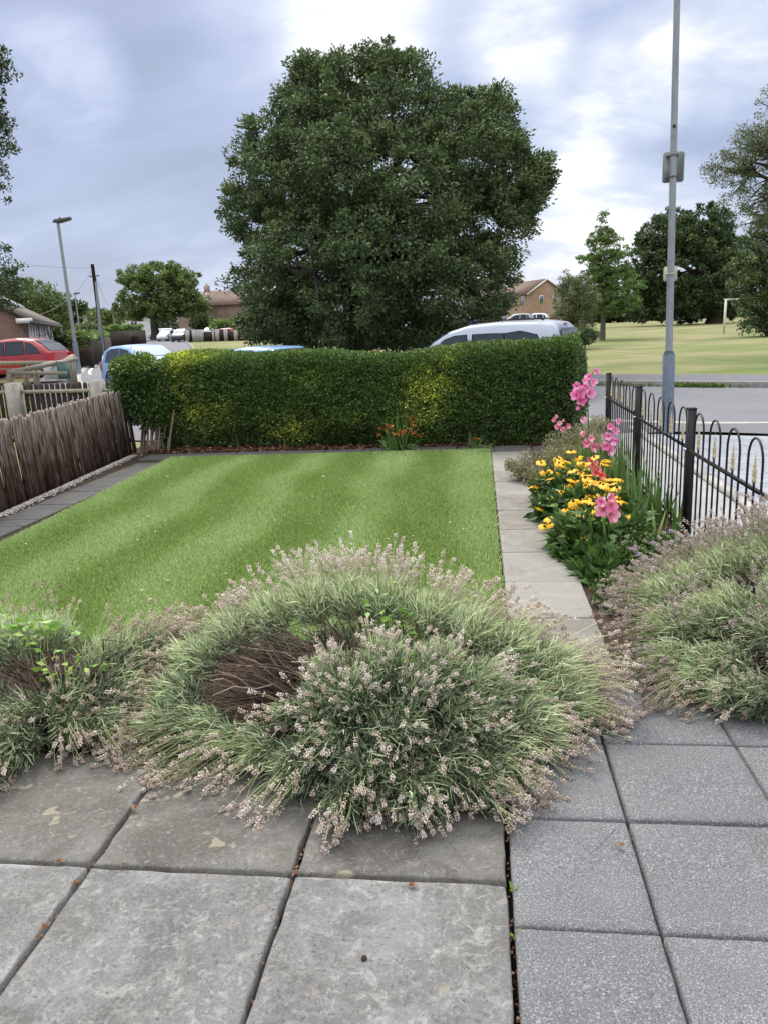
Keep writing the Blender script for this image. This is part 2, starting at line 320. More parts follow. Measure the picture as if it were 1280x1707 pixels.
old = slabmat('old_slab', [(0, (0.122, 0.120, 0.116)), (.6, (0.168, 0.166, 0.163)), (1, (.36, .365, .385))],
              [(3.2, 6, .40, .66, (0.216, 0.216, 0.222), .75, .8), (7, 7, .52, .62, (0.264, 0.258, 0.246), .35, 2.5), (2.1, 5, .58, .7, (0.072, 0.072, 0.072), .6, .5), (14, 6, .56, .66, (0.34, 0.335, 0.32), .45, 1.2), (34, 6, .55, .66, (0.36, 0.355, 0.345), .45, .8), (5, 4, .50, .62, (.085, .083, .080), .45, .6)],
              [(55, 4, .50, .72, (0.336, 0.330, 0.312), .45, 1.5), (90, 3, .56, .70, (0.054, 0.051, 0.048), .65, 0), (240, 2, .54, .7, (0.060, 0.060, 0.060), .5, 0), (9, 2, .70, .72, (0.228, 0.204, 0.150), .55, .3)])
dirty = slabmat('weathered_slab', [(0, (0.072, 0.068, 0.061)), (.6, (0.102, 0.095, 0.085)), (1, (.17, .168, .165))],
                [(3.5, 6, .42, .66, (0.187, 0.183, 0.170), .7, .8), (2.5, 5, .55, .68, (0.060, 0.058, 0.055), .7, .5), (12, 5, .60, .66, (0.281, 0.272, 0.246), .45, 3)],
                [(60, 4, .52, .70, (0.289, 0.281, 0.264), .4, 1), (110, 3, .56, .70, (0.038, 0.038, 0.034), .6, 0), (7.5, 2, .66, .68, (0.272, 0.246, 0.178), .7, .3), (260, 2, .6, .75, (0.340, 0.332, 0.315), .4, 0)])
newm = slabmat('granite_slab', [(0, (0.115, 0.118, 0.124)), (1, (0.146, 0.149, 0.155))],
               [(2.5, 4, .45, .7, (0.167, 0.171, 0.177), .6, .5), (1.6, 4, .55, .7, (0.081, 0.081, 0.084), .5, .5)],
               [(190, 3, .52, .64, (0.36, 0.365, 0.38), .68, 0), (230, 3, .54, .65, (0.025, 0.025, 0.028), .75, 0), (7, 5, .5, .7, (.10, .10, .105), .35, .3), (90, 3, .55, .70, (0.081, 0.081, 0.087), .5, 0)])
zp = lambda x, y: -.0135*y
g = .0055
zl = lambda x, y: -.0135*y
jx = [-2.97, -2.365, -1.758, -1.155, -.545, .057]
spec_old = [(jx[i]+g, jx[i+1]-g, 1.23+g, 1.828-g) for i in range(5)]+[(jx[i]+g, jx[i+1]-g, .62, 1.23-g) for i in range(5)]
slabs('patio', spec_old, old, zf=zl, jig=.006)
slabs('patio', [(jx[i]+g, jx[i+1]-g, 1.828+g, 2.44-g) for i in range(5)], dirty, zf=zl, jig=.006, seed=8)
rx = [.0565, .425, .882, 1.337, 1.39]; ry = [.76, 1.215, 1.672, 2.13, 2.59, 3.04]; g2 = .0038
spec_new = [(rx[i]+g2*(2 if i == 0 else 1), rx[i+1]-g2, ry[j]+g2, ry[j+1]-g2) for i in range(3) for j in range(5)]
slabs('patio', spec_new, newm, zf=zp, jig=.0022, seed=5, rimv=.1)
jsoil = mat('shaded_joint_dirt', (.018, .015, .012), rough=1, spec=.05, bump=1, bscale=60, var=.5, vscale=60)  # dirt in the joints, coloured extra dark to carry the shade there
sheet('patio_bed', -3.2, 1.43, .3, 2.5, -.085, jsoil); sheet('patio_bed', .04, 1.43, 2.5, 3.06, -.085, jsoil)
pth = slabmat('path_slab', [(0, (0.158, 0.144, 0.122)), (.5, (0.223, 0.216, 0.198)), (1, (0.266, 0.259, 0.245))],
              [(4, 6, .45, .7, (0.302, 0.288, 0.266), .5, 1), (3, 5, .56, .7, (0.144, 0.137, 0.126), .6, .5)],
              [(60, 4, .52, .7, (0.360, 0.353, 0.331), .4, 0), (120, 3, .57, .7, (0.072, 0.072, 0.065), .5, 0)])
py_ = [3.045, 3.24, 3.845, 4.435, 5.06, 5.655, 6.26, 6.87, 7.48, 8.09, 8.70, 9.31]
slabs('garden_path', [(.125, .575, py_[i]+.004, py_[i+1]-.004) for i in range(11)], pth, zf=lambda x, y: -.045+0*x, jig=.005, seed=19)
dark = slabmat('dark_path_slab', [(0, (0.061, 0.060, 0.063)), (1, (0.090, 0.086, 0.086))],
               [(4, 6, .45, .7, (0.108, 0.104, 0.104), .6, 1)], [(80, 4, .55, .7, (0.158, 0.151, 0.144), .4, 0), (120, 3, .57, .7, (0.029, 0.029, 0.029), .5, 0)])
# left path runs beside the fence
lp = []; ys = [2.5, 3.05, 3.6, 4.2, 4.8, 5.4, 6.0, 6.25, 6.86, 7.45, 7.72, 8.3, 8.9, 9.2]
slabs('garden_path', [(-4.33, -3.93, ys[i]+.005, ys[i+1]-.005) for i in range(13)], dark, zf=lambda x, y: -.05+0*x, jig=.005, seed=4)
# cross path in front of the hedge
xs = [-4.45, -3.8, -3.2, -2.6, -2.0, -1.5, -.9, -.3, .15]
slabs('garden_path', [(xs[i]+.004, xs[i+1]-.004, 9.44, 9.86) for i in range(8)]+[(.16, .62, 9.32, 9.80), (.63, 1.1, 9.2, 9.66)], dark, zf=lambda x, y: -.047+0*x, jig=.008, seed=24)
# artificial lawn
turf = mat('lawn_backing', (.10, .16, .03), rough=.95, spec=.1, bump=1, bscale=80, var=.3, vscale=60)
LX0, LX1, LY0, LY1 = -3.92, .10, 3.45, 9.40
def lawn_edge(y): return np.interp(y, [3.45, 5.35, 9.4], [-3.60, -3.72, -3.96])
bb = B(); ys = np.linspace(LY0, LY1, 12); V = []
for yy in ys: V += [(lawn_edge(yy), yy, -.030), (LX1, yy-(.0), -.030)]
for yy in ys: V += [(lawn_edge(yy), yy, -.08), (LX1, yy, -.08)]
i = np.arange(11)*2; F = np.stack([i, i+1, i+3, i+2], -1); k = 24
F = np.concatenate([F, np.stack([i+1, i+1+k, i+3+k, i+3], -1), np.stack([i, i+2, i+2+k, i+k], -1), [[0, k, k+1, 1], [22, 23, 23+k, 22+k]]])
bb.add(V, F); tag(bb.build('lawn', turf), kind='structure')
nb = 330000; P = np.c_[rnd(nb), LY0+(LY1-LY0)*rnd(nb)**1.25]; e0 = lawn_edge(P[:, 1]); P[:, 0] = e0+(LX1+.012-e0)*P[:, 0]
# rolled nap: alternate bands lean towards and away, sheen also painted in the colour
u = P[:, 0]+.02*P[:, 1]+.05*np.sin(P[:, 1]*2.1+P[:, 0])+.03*np.sin(P[:, 1]*5+P[:, 0]*3); st = .5+.5*np.sin(u*2*np.pi/.95+1.0); st = sst(st+.18*np.sin(P[:, 1]*.9+P[:, 0]*1.3), .1, 1.05)
ln = np.array([[-.1, .9]])*(st[:, None]*2-1)*.30
D = np.c_[ln+rng.normal(0, .45, (nb, 2)), np.ones(nb)*.9]; P3 = np.c_[P, np.full(nb, -.032)]
lawnb = mat('lawn_blade', (0, 0, 0), rough=.6, spec=.15, attr=[(0, (0.181, 0.256, 0.064)), (.4, (0.259, 0.365, 0.102)), (.75, (0.380, 0.502, 0.204)), (1, (0.506, 0.597, 0.331))], trans=.15)
gb = B(); gb.leaves(P3, D, sph(nb)*[1, 1, .1], rnd(nb, .022, .036), rnd(nb, .006, .010)*(1+.0*P[:, 1]), np.clip(.43+.20*st+.07*np.sin(P[:, 1]*3.1)*np.sin(P[:, 0]*7+P[:, 1])+rng.normal(0, .14, nb), 0, 1), fold=.1)
tag(gb.build('lawn_grass', lawnb), 'short striped green turf covering the lawn', 'grass', kind='stuff')
bb = B(); n = 70; xy = np.c_[rnd(n, -3.5, .05), rnd(n, 4.1, 9.2)]; bb.leaves(np.c_[xy, np.full(n, -.006)], sph(n)*[1, 1, .2], sph(n)*[1, 1, .3], rnd(n, .018, .04), rnd(n, .010, .02), rnd(n, .5, 1))
tag(bb.build('lawn_litter', leafmat('tan_leaf', [(0, (.30, .16, .08)), (1, (.60, .50, .30))])), 'scattered small tan leaves lying on the lawn', 'leaves', kind='stuff')
# gravel strip along the fence, litter below the hedge
stone = mat('pebble', (0, 0, 0), rough=.85, attr=[(0, (.25, .23, .20)), (.5, (.45, .42, .37)), (1, (.62, .60, .56))])
def chips(name, n, xy, z, smin, smax, m, label, cat, flat=.5, v=None):
    bb = B(); P = np.c_[xy, np.full(n, z)+rnd(n, 0, .008)]; s_ = rnd(n, smin, smax)[:, None, None]
    o = np.array([[1, 0, 0], [0, 1, 0], [-1, 0, 0], [0, -1, 0], [0, 0, flat], [0, 0, -flat]], float)[None]*rng.uniform(.6, 1.2, (n, 6, 1))
    a = rnd(n, 0, 6.28); c_, s2 = np.cos(a)[:, None], np.sin(a)[:, None]; o2 = np.stack([o[..., 0]*c_-o[..., 1]*s2, o[..., 0]*s2+o[..., 1]*c_, o[..., 2]], -1)
    V = P[:, None]+o2*s_; i = np.arange(n)[:, None]*6; F = np.concatenate([i+q for q in ([0, 1, 4], [1, 2, 4], [2, 3, 4], [3, 0, 4], [1, 0, 5], [2, 1, 5], [3, 2, 5], [0, 3, 5])])
    bb.add(V, F, np.repeat(rnd(n) if v is None else v, 6)); return tag(bb.build(name, m), label, cat, kind='stuff')
n = 6800; yy = rnd(n, 2.5, 9.9); fx = np.interp(yy, [2.4, 9.95], [-4.19, -4.775]); chips('gravel', n, np.c_[fx+.03+np.abs(rng.normal(0, .055, n)), yy], -.06, .006, .015, stone, 'pale gravel strip between board fence and dark path', 'gravel')
brown = leafmat('dead_leaf', [(0, (.05, .025, .015)), (.5, (.15, .065, .035)), (1, (.33, .20, .12))], rough=.8)
bb = B(); n = 2600; xx = rnd(n, -4.6, 1.2); yy = np.interp(xx, [-4.9, 1.2], [10.28, 9.62])+rng.normal(0, .16, n); yy = np.maximum(yy, 9.88+.0*xx-.12*(xx > .6))
bb.leaves(np.c_[xx, yy, rnd(n, -.055, -.03)], sph(n)*[1, 1, .35], sph(n)*[1, 1, .4], rnd(n, .03, .08), rnd(n, .02, .04), rnd(n)**1.6)
tag(bb.build('leaf_litter', brown), 'brown fallen leaves on the soil under the hedge', 'leaves', kind='stuff')
bb = B(); n = 240; q = np.concatenate([np.c_[rng.normal(jx[1+1], .008, 40), rnd(40, 1.3, 2.4)], np.c_[rng.normal(jx[3], .006, 40), rnd(40, 1.3, 2.4)], np.c_[rnd(50, -2.2, .05), rng.normal(1.828, .006, 50)], np.c_[rng.normal(.060, .006, 70), rnd(70, 1.3, 2.3)], np.c_[rng.normal(jx[4], .006, 40), rnd(40, 1.3, 2.4)]])
bb.leaves(np.c_[q, -.0135*q[:, 1]-.022+rnd(n, 0, .012)], sph(n)*[1, 1, .4], sph(n), rnd(n, .006, .022), rnd(n, .005, .011), rnd(n, .3, 1)); tag(bb.build('joint_debris', brown), 'small dry leaf fragments caught in the patio joints', 'leaf debris', kind='stuff')
# ------------------------------------------------------------------ trees
bark = mat('bark', (.085, .07, .055), rough=.95, bump=1, bscale=18, var=.35, vscale=6)
barkg = mat('grey_bark', (.15, .13, .11), rough=.95, bump=1, bscale=18, var=.3, vscale=6)
twig = mat('twig', (.05, .04, .032), rough=.95, var=.3)
oakl = leafmat('oak_leaf', [(0, (0.046, 0.076, 0.029)), (.45, (0.100, 0.149, 0.056)), (.8, (0.165, 0.220, 0.088)), (1, (0.232, 0.281, 0.122))], trans=.12)
oakd = leafmat('dark_leaf', [(0, (0.035, 0.062, 0.024)), (.6, (0.075, 0.115, 0.041)), (1, (0.144, 0.194, 0.075))], trans=.12)
oakm = leafmat('mid_leaf', [(0, (.055, .095, .025)), (.5, (.125, .185, .052)), (1, (.22, .29, .095))], trans=.2)
lite = leafmat('light_leaf', [(0, (.075, .13, .032)), (.5, (.15, .235, .065)), (1, (.26, .35, .11))], trans=.3)
grey = leafmat('grey_leaf', [(0, (0.072, 0.096, 0.043)), (.5, (0.150, 0.186, 0.086)), (1, (0.240, 0.282, 0.144))], trans=.2)
def tree(name, label, cat, base, lobes, ncl, nleaf, cr, ls, lm, trunk=None, tm=bark, nlimb=26, group=None, shell=.5, flat=.7, seed=1, droop=.15, twigs=0, vb=0., asp=.5, rag=.16):
    """lobes: (x, y, z, rx, ry, rz) relative to the base, leaf clumps spread through them"""
    r = np.random.default_rng(seed); base = np.array(base, float); L = np.array(lobes, float)
    vol = L[:, 3]*L[:, 4]*L[:, 5]; vol = vol**.67; pick = r.choice(len(L), ncl, p=vol/vol.sum())
    d = nrm(r.normal(size=(ncl, 3))); rr = shell+(1-shell)*r.random(ncl)**.7; ou = r.random(ncl) < .22; rr = np.where(ou, r.uniform(1.0, 1.0+rag, ncl), rr); C = L[pick, :3]+d*rr[:, None]*L[pick, 3:]
    C[:, 2] = np.maximum(C[:, 2], .25)
    # drop clumps that sit deep inside another lobe
    q = ((C[:, None]-L[None, :, :3])/L[None, :, 3:]); q = np.linalg.norm(q, axis=2).min(1); keep = q > shell*.82; C, d, ou = C[keep], d[keep], ou[keep]; nc = len(C)
    cen = np.average(L[:, :3], axis=0, weights=vol); out = nrm(C-cen*[1, 1, .8])
    csz = cr*r.uniform(.55, 1.35, nc)*np.where(ou, .62, 1); tone = r.normal(0, .17, nc)+vb
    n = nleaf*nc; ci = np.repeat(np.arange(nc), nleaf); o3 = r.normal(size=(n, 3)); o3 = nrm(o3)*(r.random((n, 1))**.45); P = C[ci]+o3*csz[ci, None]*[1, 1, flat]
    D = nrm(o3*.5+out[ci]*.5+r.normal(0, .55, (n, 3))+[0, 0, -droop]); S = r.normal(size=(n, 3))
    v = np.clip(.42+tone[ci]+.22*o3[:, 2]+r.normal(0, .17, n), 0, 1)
    bb = B(); bb.leaves(P+base, D, S, ls*r.uniform(.7, 1.35, n), ls*asp*r.uniform(.7, 1.3, n), v)
    T = thing(name, base, label, cat, group)
    bb.build('crown', lm, T)
    tb = B(); th, tr = trunk or (L[:, 2].min()*.9, .2); zc = cen[2]
    top = np.array([cen[0]*.5, cen[1]*.5, max(zc, th*1.1)])
    tb.tubes([[base+[0, 0, -.15], base+[tr*.1, 0, th*.35], base+[0, 0, th*.8], base+(top*[.8, .8, 1]*[1, 1, 1])]], [[tr*1.35, tr, tr*.85, tr*.45]], 10)
    sel = r.choice(nc, min(nlimb, nc), replace=False); t0 = r.uniform(.0, 1, len(sel))
    A = base+np.stack([np.zeros_like(t0), np.zeros_like(t0), th*(.75+.0*t0)+(top[2]-th*.75)*t0*.95], 1); E_ = base+C[sel]
    M1 = A+(E_-A)*.35+[0, 0, .10]*np.linalg.norm(E_-A, axis=1, keepdims=True); M2 = A+(E_-A)*.7+r.normal(0, .12, (len(sel), 3))+[0, 0, .08]*np.linalg.norm(E_-A, axis=1, keepdims=True)
    Rl = tr*(.5-.25*t0); tb.tubes(np.stack([A, M1, M2, E_], 1), np.stack([Rl, Rl*.65, Rl*.38, Rl*.12], 1), 6)
    if twigs:
        s2 = r.choice(nc, min(twigs, nc), replace=False); jn = r.integers(0, len(sel), len(s2)); jn = np.array([np.argmin(np.linalg.norm(M2-(base+C[k]), axis=1)) for k in s2])
        A2 = M2[jn]; E2 = base+C[s2]; Mm = (A2+E2)/2+r.normal(0, .1, (len(s2), 3)); tb.tubes(np.stack([A2, Mm, E2], 1), [tr*.10, tr*.07, tr*.025], 4)
    tb.build('trunk', tm, T); return T
# the big oak across the street: lobes given where they stand round the trunk (x right, y away, z up)
bo = np.array([-4.35, 27.5, float(HT(-4.35, 27.5))]); KX = 28.4/1282.
KS = .90
def lobes_from(px_list, base, Y):
    out = []
    for (px, py, rx, rz, dy, ry) in px_list:
        p = atY(px, py, Y+dy); k = (Y+dy)/1282*1.03; out.append((p[0]-base[0], p[1]-base[1], p[2]-base[2], rx*k*KS, ry, rz*k*KS))
    return out
big = lobes_from([(650+(a_-650)*.955, b_+(9 if b_ < 210 else 0), c_*.97, d_, e_, f_) for a_, b_, c_, d_, e_, f_ in [(640, 330, 150, 150, 0, 4.2), (560, 200, 82, 80, 0, 2.8), (655, 168, 78, 72, 0, 2.8), (520, 140, 40, 45, .3, 1.2), (600, 130, 60, 42, 0, 1.5), (690, 126, 34, 38, .5, 1), (470, 300, 80, 80, -.5, 2.6), (425, 355, 58, 50, 0, 1.8), (440, 240, 42, 40, 0, 1.5), (480, 175, 38, 36, .5, 1.2), (780, 260, 90, 85, 0, 2.8),
                   (830, 195, 34, 48, .5, 1.2), (850, 300, 62, 62, .3, 2), (895, 300, 30, 40, 0, 1), (835, 380, 66, 55, 0, 2), (800, 450, 66, 48, -.5, 2.2), (845, 448, 38, 22, 0, .9), (640, 420, 110, 100, -3.2, 2.5), (520, 430, 105, 80, -1.5, 3), (450, 470, 62, 55, -.3, 2.2), (395, 462, 30, 20, 0, .9), (470, 525, 75, 40, -.8, 2.3), (600, 505, 90, 58, -2.5, 2.3), (720, 480, 80, 60, -2, 2.4), (680, 545, 100, 32, -.5, 2.6), (520, 552, 55, 25, -.5, 2),
                   (560, 290, 75, 70, -3.0, 2), (700, 330, 80, 70, -3.0, 2), (430, 545, 40, 26, 0, 1.5), (650, 566, 75, 18, .5, 2), (745, 552, 60, 20, 0, 1.6), (385, 330, 20, 30, 0, .7), (915, 285, 16, 26, 0, .6), (620, 108, 30, 18, 0, .8), (508, 108, 24, 24, 0, .7), (575, 106, 24, 18, 0, .7), (838, 165, 24, 26, .2, .8), (690, 110, 22, 16, 0, .7), (760, 205, 62, 60, 0, 2.2), (812, 500, 42, 34, 0, 1.4), (600, 545, 90, 30, -2, 2), (700, 560, 70, 20, -1.5, 1.6), (560, 565, 60, 16, -1, 1.4)]], bo, 27.5)
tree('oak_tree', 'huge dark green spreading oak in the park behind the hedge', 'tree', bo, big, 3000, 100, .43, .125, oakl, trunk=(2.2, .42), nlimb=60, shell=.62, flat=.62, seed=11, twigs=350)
def mid_tree(name, label, px, Y, lob, ncl, nleaf, cr, ls, lm, seed, cat='tree', **kw):
    p = G(px, Y); return tree(name, label, cat, p, lobes_from([(a, b_, c_, d_, e_*1., f_) for a, b_, c_, d_, e_, f_ in lob], p, Y), ncl, nleaf, cr, ls, lm, seed=seed, **kw)
mid_tree('oak_tree', 'round green oak standing alone at the far end of the street', 259, 112, [(270, 492, 62, 48, 0, 5), (235, 490, 38, 32, 0, 3.5), (310, 500, 36, 30, 0, 3.2), (265, 460, 45, 22, 0, 3.5), (225, 465, 26, 20, 0, 2), (300, 470, 34, 22, 0, 3), (215, 520, 24, 22, 0, 2), (330, 525, 22, 20, 0, 2)], 520, 55, .62, .40, oakm, 21, trunk=(3.2, .6), nlimb=40, twigs=60, shell=.45, vb=.16)
mid_tree('oak_tree', 'broad dark oak beyond the goal in the park', 1190, 98, [(1150, 450, 75, 75, 0, 5), (1120, 400, 50, 45, 0, 3), (1175, 390, 45, 42, 0, 3), (1085, 450, 42, 50, 0, 3), (1200, 440, 34, 60, 0, 3), (1140, 500, 80, 32, 0, 4), (1205, 495, 32, 32, 0, 2.5), (1075, 500, 32, 32, 0, 2)], 900, 60, .68, .40, oakd, 22, trunk=(2.5, .9), nlimb=40, twigs=60, shell=.5)
mid_tree('conical_tree', 'young pale green tree of pointed conical shape in the park', 1004, 60, [(1012, 500, 52, 26, 0, 2.4), (1028, 478, 44, 22, 0, 2.0), (1008, 455, 42, 20, 0, 2.0), (1012, 425, 38, 17, 0, 1.6), (1006, 400, 28, 14, 0, 1.2), (1006, 382, 13, 12, 0, .6), (1006, 366, 6, 9, 0, .3), (1006, 355, 2.5, 8, 0, .12), (975, 490, 28, 12, 0, 1.3), (1040, 502, 32, 14, 0, 1.5), (990, 430, 30, 7, 0, .8), (1030, 452, 36, 7, 0, .8)], 600, 40, .30, .17, lite, 23, trunk=(4.5, .17), nlimb=60, twigs=90, shell=.15, flat=.32, droop=.3, tm=barkg, rag=.1)
mid_tree('small_tree', 'small olive green tree just right of the silver van', 959, 47, [(958, 505, 34, 34, 0, 1.3), (955, 475, 24, 22, 0, .9), (975, 500, 22, 26, 0, .9), (940, 520, 18, 20, 0, .8), (962, 535, 26, 14, 0, 1)], 330, 40, .27, .115, grey, 24, trunk=(1.6, .09), nlimb=30, twigs=60, shell=.25, vb=.05)
mid_tree('bush', 'dark low bush at the foot of the small park tree', 975, 44, [(970, 562, 26, 12, 0, .8), (985, 556, 15, 11, 0, .6)], 90, 40, .22, .10, oakd, 25, trunk=(.2, .04), nlimb=10, shell=.2, cat='bush')
# right edge
mid_tree('ash_tree', 'tall feathery tree reaching in from the right edge of the photo', 1420, 31, [(1330, 255, 95, 60, 0, 2.6), (1265, 225, 42, 30, 0, 1.0), (1250, 265, 48, 30, 0, 1.2), (1215, 285, 42, 26, 0, 1.0), (1240, 325, 40, 30, 0, 1.0), (1290, 165, 18, 26, 0, .6), (1195, 290, 24, 16, 0, .6), (1275, 350, 45, 45, 0, 1.2), (1420, 330, 120, 120, 0, 3)], 760, 46, .32, .10, grey, 26, trunk=(4, .3), nlimb=60, twigs=300, shell=.25, droop=.35, asp=.34, vb=-.02)
mid_tree('oak_tree', 'dark leafy tree with branches to the grass at the right edge of the photo', 1283, 52, [(1290, 440, 60, 60, 0, 2.6), (1262, 480, 38, 50, 0, 1.6), (1256, 492, 20, 26, 0, 1.0), (1260, 540, 26, 16, 0, .9), (1300, 520, 45, 30, 0, 2), (1250, 425, 22, 28, 0, 1), (1290, 380, 30, 30, 0, 1.2)], 460, 50, .40, .20, oakl, 27, trunk=(1.6, .2), nlimb=30, twigs=80, shell=.35)
# left edge
mid_tree('street_tree', 'near leafy tree reaching in from the left edge of the photo', -150, 19, [(-35, 130, 44, 48, 0, .9), (-30, 215, 40, 60, 0, .9), (-45, 300, 50, 60, 0, 1), (-20, 440, 44, 62, 0, .9), (10, 470, 22, 34, 0, .5), (-5, 115, 26, 34, 0, .5), (-5, 205, 16, 50, 0, .4), (-130, 300, 110, 200, 0, 2), (-50, 500, 60, 30, 0, 1)], 800, 42, .21, .085, oakd, 28, trunk=(2.4, .18), nlimb=50, twigs=220, shell=.3)
mid_tree('garden_tree', 'green tree behind the bungalow roof', 60, 62, [(50, 500, 55, 32, 0, 3), (80, 520, 38, 30, 0, 2), (15, 500, 50, 30, 0, 3), (95, 540, 26, 22, 0, 1.5)], 300, 50, .50, .23, oakm, 29, trunk=(2, .25), nlimb=20, shell=.4)
k = 0
for px, Y, lob, lm, sd_, lab in [(165, 128, [(160, 535, 26, 20, 0, 3), (182, 540, 22, 18, 0, 2.5)], oakm, 31, 'green tree beside the white gabled house far up the street'),
                                 (205, 150, [(205, 535, 26, 20, 0, 3), (222, 545, 22, 14, 0, 2.5)], oakd, 32, 'dark tree left of the round oak trunk far up the street'),
                                 (120, 100, [(112, 532, 18, 26, 0, 2), (128, 515, 12, 10, 0, 1.4)], oakd, 33, 'dark tree beside the far street lamp'),
                                 (144, 90, [(150, 552, 16, 8, 0, 1.5)], grey, 34, 'pale olive shrub in a front garden beyond the dark pickets'),
                                 (372, 105, [(372, 545, 15, 7, 0, 1.2)], lite, 35, 'pale green small tree in front of the far terrace'),
                                 (338, 108, [(338, 540, 11, 8, 0, 1.0)], oakd, 36, 'small dark tree just right of the round oak')]:
    mid_tree('tree' if sd_ not in (34,) else 'shrub', lab, px, Y, lob, 110, 34, .75, .5, lm, sd_, trunk=(1.5, .2), nlimb=10, shell=.35, group='far trees up the street', cat='tree' if sd_ != 34 else 'shrub')
# distant tree lines
for nm, x0, x1, y0, Y, lm, lab in [('tree_line', -400, 330, 548, 190, oakd, 'distant band of trees closing the left horizon'), ('tree_line', 840, 1500, 528, 175, oakd, 'distant band of trees closing the park on the right')]:
    pts = np.array([G(px, Y) for px in np.linspace(x0, x1, 60)]); bb = B(); n = 26000; k = rng.integers(0, 60, n); hgt = 2.2+1.7*np.sin(np.arange(60)*1.3)*np.sin(np.arange(60)*.37)+rnd(60, 0, 1.5)
    d = sph(n)*(rnd(n)[:, None]**.4); Pq = pts[k]+np.c_[d[:, 0]*5, d[:, 1]*4, np.zeros(n)]; Pq[:, 2] += hgt[k]*(1+d[:, 2])*.75
    bb.leaves(Pq, sph(n), sph(n), rnd(n, .6, 1.1), rnd(n, .4, .7), np.clip(.4+.3*d[:, 2]+rng.normal(0, .2, n), 0, 1)); tag(bb.build(nm, lm), lab, 'trees', kind='stuff')
# ------------------------------------------------------------------ clipped hedge across the end of the garden
hl = leafmat('hedge_leaf', [(0, (0.034, 0.071, 0.017)), (.3, (0.073, 0.140, 0.029)), (.55, (0.140, 0.226, 0.046)), (.75, (0.268, 0.366, 0.073)), (1, (0.708, 0.756, 0.122))], rough=.42, spec=.4, trans=.15)
HA, HB_ = np.array([-4.62, 10.42]), np.array([1.17, 9.62]); HD = (HB_-HA)/np.linalg.norm(HB_-HA); HN = np.array([HD[1], -HD[0]]); HLEN = np.linalg.norm(HB_-HA)
PANG = np.pi*np.sin(np.linspace(-np.pi/2, np.pi/2, 4001))/2+np.pi/2; _a = np.sign(np.cos(PANG))*np.abs(np.cos(PANG))**.38*.47; _b = np.abs(np.sin(PANG))**.42*1.2
PARA = np.r_[0, np.cumsum(np.hypot(np.diff(_a), np.diff(_b)))]; PARA = PARA/PARA[-1]
def hedge_surf(s, a):
    "s along 0..1, a: 0 bottom front .. 1 bottom back; returns point and outward normal"
    h = 1.27+.05*np.sin(s*7+.5)+.03*np.sin(s*19)-.10*sst(s, .05, 0)+.03*sst(s, .6, .9); dep = .95
    wv = .035*np.sin(s*23+a*9)+.03*np.sin(s*9+a*17+1)
    ang = np.interp(a, PARA, PANG); sg = lambda q: np.sign(q)*np.abs(q)
    cxs = np.sign(np.cos(ang))*np.abs(np.cos(ang))**.38; czs = np.abs(np.sin(ang))**.42
    u = .5*dep*cxs*(1+wv*1.5)-dep*.5     # distance towards the viewer from the mid line
    under = .10*sst(a, .12, 0)
    z = .02+(h-.02)*czs
    endr = 1-.0*s
    P2 = HA+HD*(s*HLEN)[:, None]+HN*(u+ -under)[:, None]
    nx_ = np.sign(np.cos(ang))*np.abs(np.cos(ang))**1.6; nz = np.abs(np.sin(ang))**1.8*sst(a, .2, .42)*sst(a, .8, .58)+.02; Nn = np.c_[HN*nx_[:, None], nz]
    return np.c_[P2, z-.05], nrm(Nn)
T = thing('hedge', (-1.7, 10.5, -.07), 'long clipped green hedge with yellow patches closing the end of the lawn', 'hedge')
def zone(P, cs):
    r_ = np.zeros(len(P))
    for px, py, rx, ry, k in cs:
        q = atY(px, py, 10.2 if px < 500 else 9.8); k2 = 10/1282; r_ = np.maximum(r_, k*np.exp(-(((P[:, 0]-q[0])/(rx*k2))**2+((P[:, 2]-q[2])/(ry*k2))**2)))
    return r_
n = 150000; s = rnd(n, 0, 1); a = np.where(rnd(n) < .9, rnd(n, 0, .70), rnd(n, .7, 1)); P, Nn = hedge_surf(s, a)
s2 = rnd(14000); # right and left ends
q_ = 11000; e = rnd(q_) < .6; aa = rnd(q_); Pe, Ne = hedge_surf(np.where(e, 1., 0.), aa); mid = np.c_[np.where(e[:, None], HB_, HA)-HN*.475, np.full(q_, .45)]; f_ = np.sqrt(rnd(q_))[:, None]
Pe = mid+(Pe-mid)*f_+np.c_[HD*(np.where(e, 1, -1)*(.13*(1-f_[:, 0]**3)))[:, None], np.zeros(q_)]; Ne = np.c_[HD*np.where(e, 1, -1)[:, None], np.zeros(q_)]
P = np.r_[P, Pe]; Nn = np.r_[Nn, Ne]; n = len(P); sw2 = .5+.5*np.sin(P[:, 0]*17+2.5*np.sin(P[:, 2]*9+1))*np.sin(P[:, 2]*21+2*np.sin(P[:, 0]*5)); sw = .5+.5*np.sin(P[:, 0]*31+P[:, 2]*27+3*np.sin(P[:, 0]*7))*np.sin(P[:, 2]*38-P[:, 0]*13)
dpt = rnd(n)**2*.13+.035*sw+.05*sst(sw2, .55, 1.)*(P[:, 2] < 1.12); P = P-Nn*dpt[:, None]+rng.normal(0, .006, (n, 3))
D = nrm(Nn*.75+sph(n)*.9+[0, 0, .25]); yel = zone(P, [(285, 598, 60, 22, .75), (262, 650, 50, 65, .65), (330, 690, 70, 40, .55), (300, 640, 40, 30, .5), (480, 715, 60, 32, .6), (500, 640, 40, 22, .30), (740, 620, 30, 40, .50), (720, 650, 55, 40, .75), (700, 690, 45, 45, .55), (560, 700, 50, 25, .30), (800, 640, 30, 30, .15)])
patch = .5+.5*np.sin(P[:, 0]*9+2*np.sin(P[:, 2]*8))*np.sin(P[:, 2]*11+P[:, 0]*4)
v = np.clip(.30+rng.normal(0, .13, n)+.12*sst(P[:, 2], 1.0, 1.25)+yel*(.35+.65*patch)*rnd(n, .1, 1.0)*2.0, 0, 1)
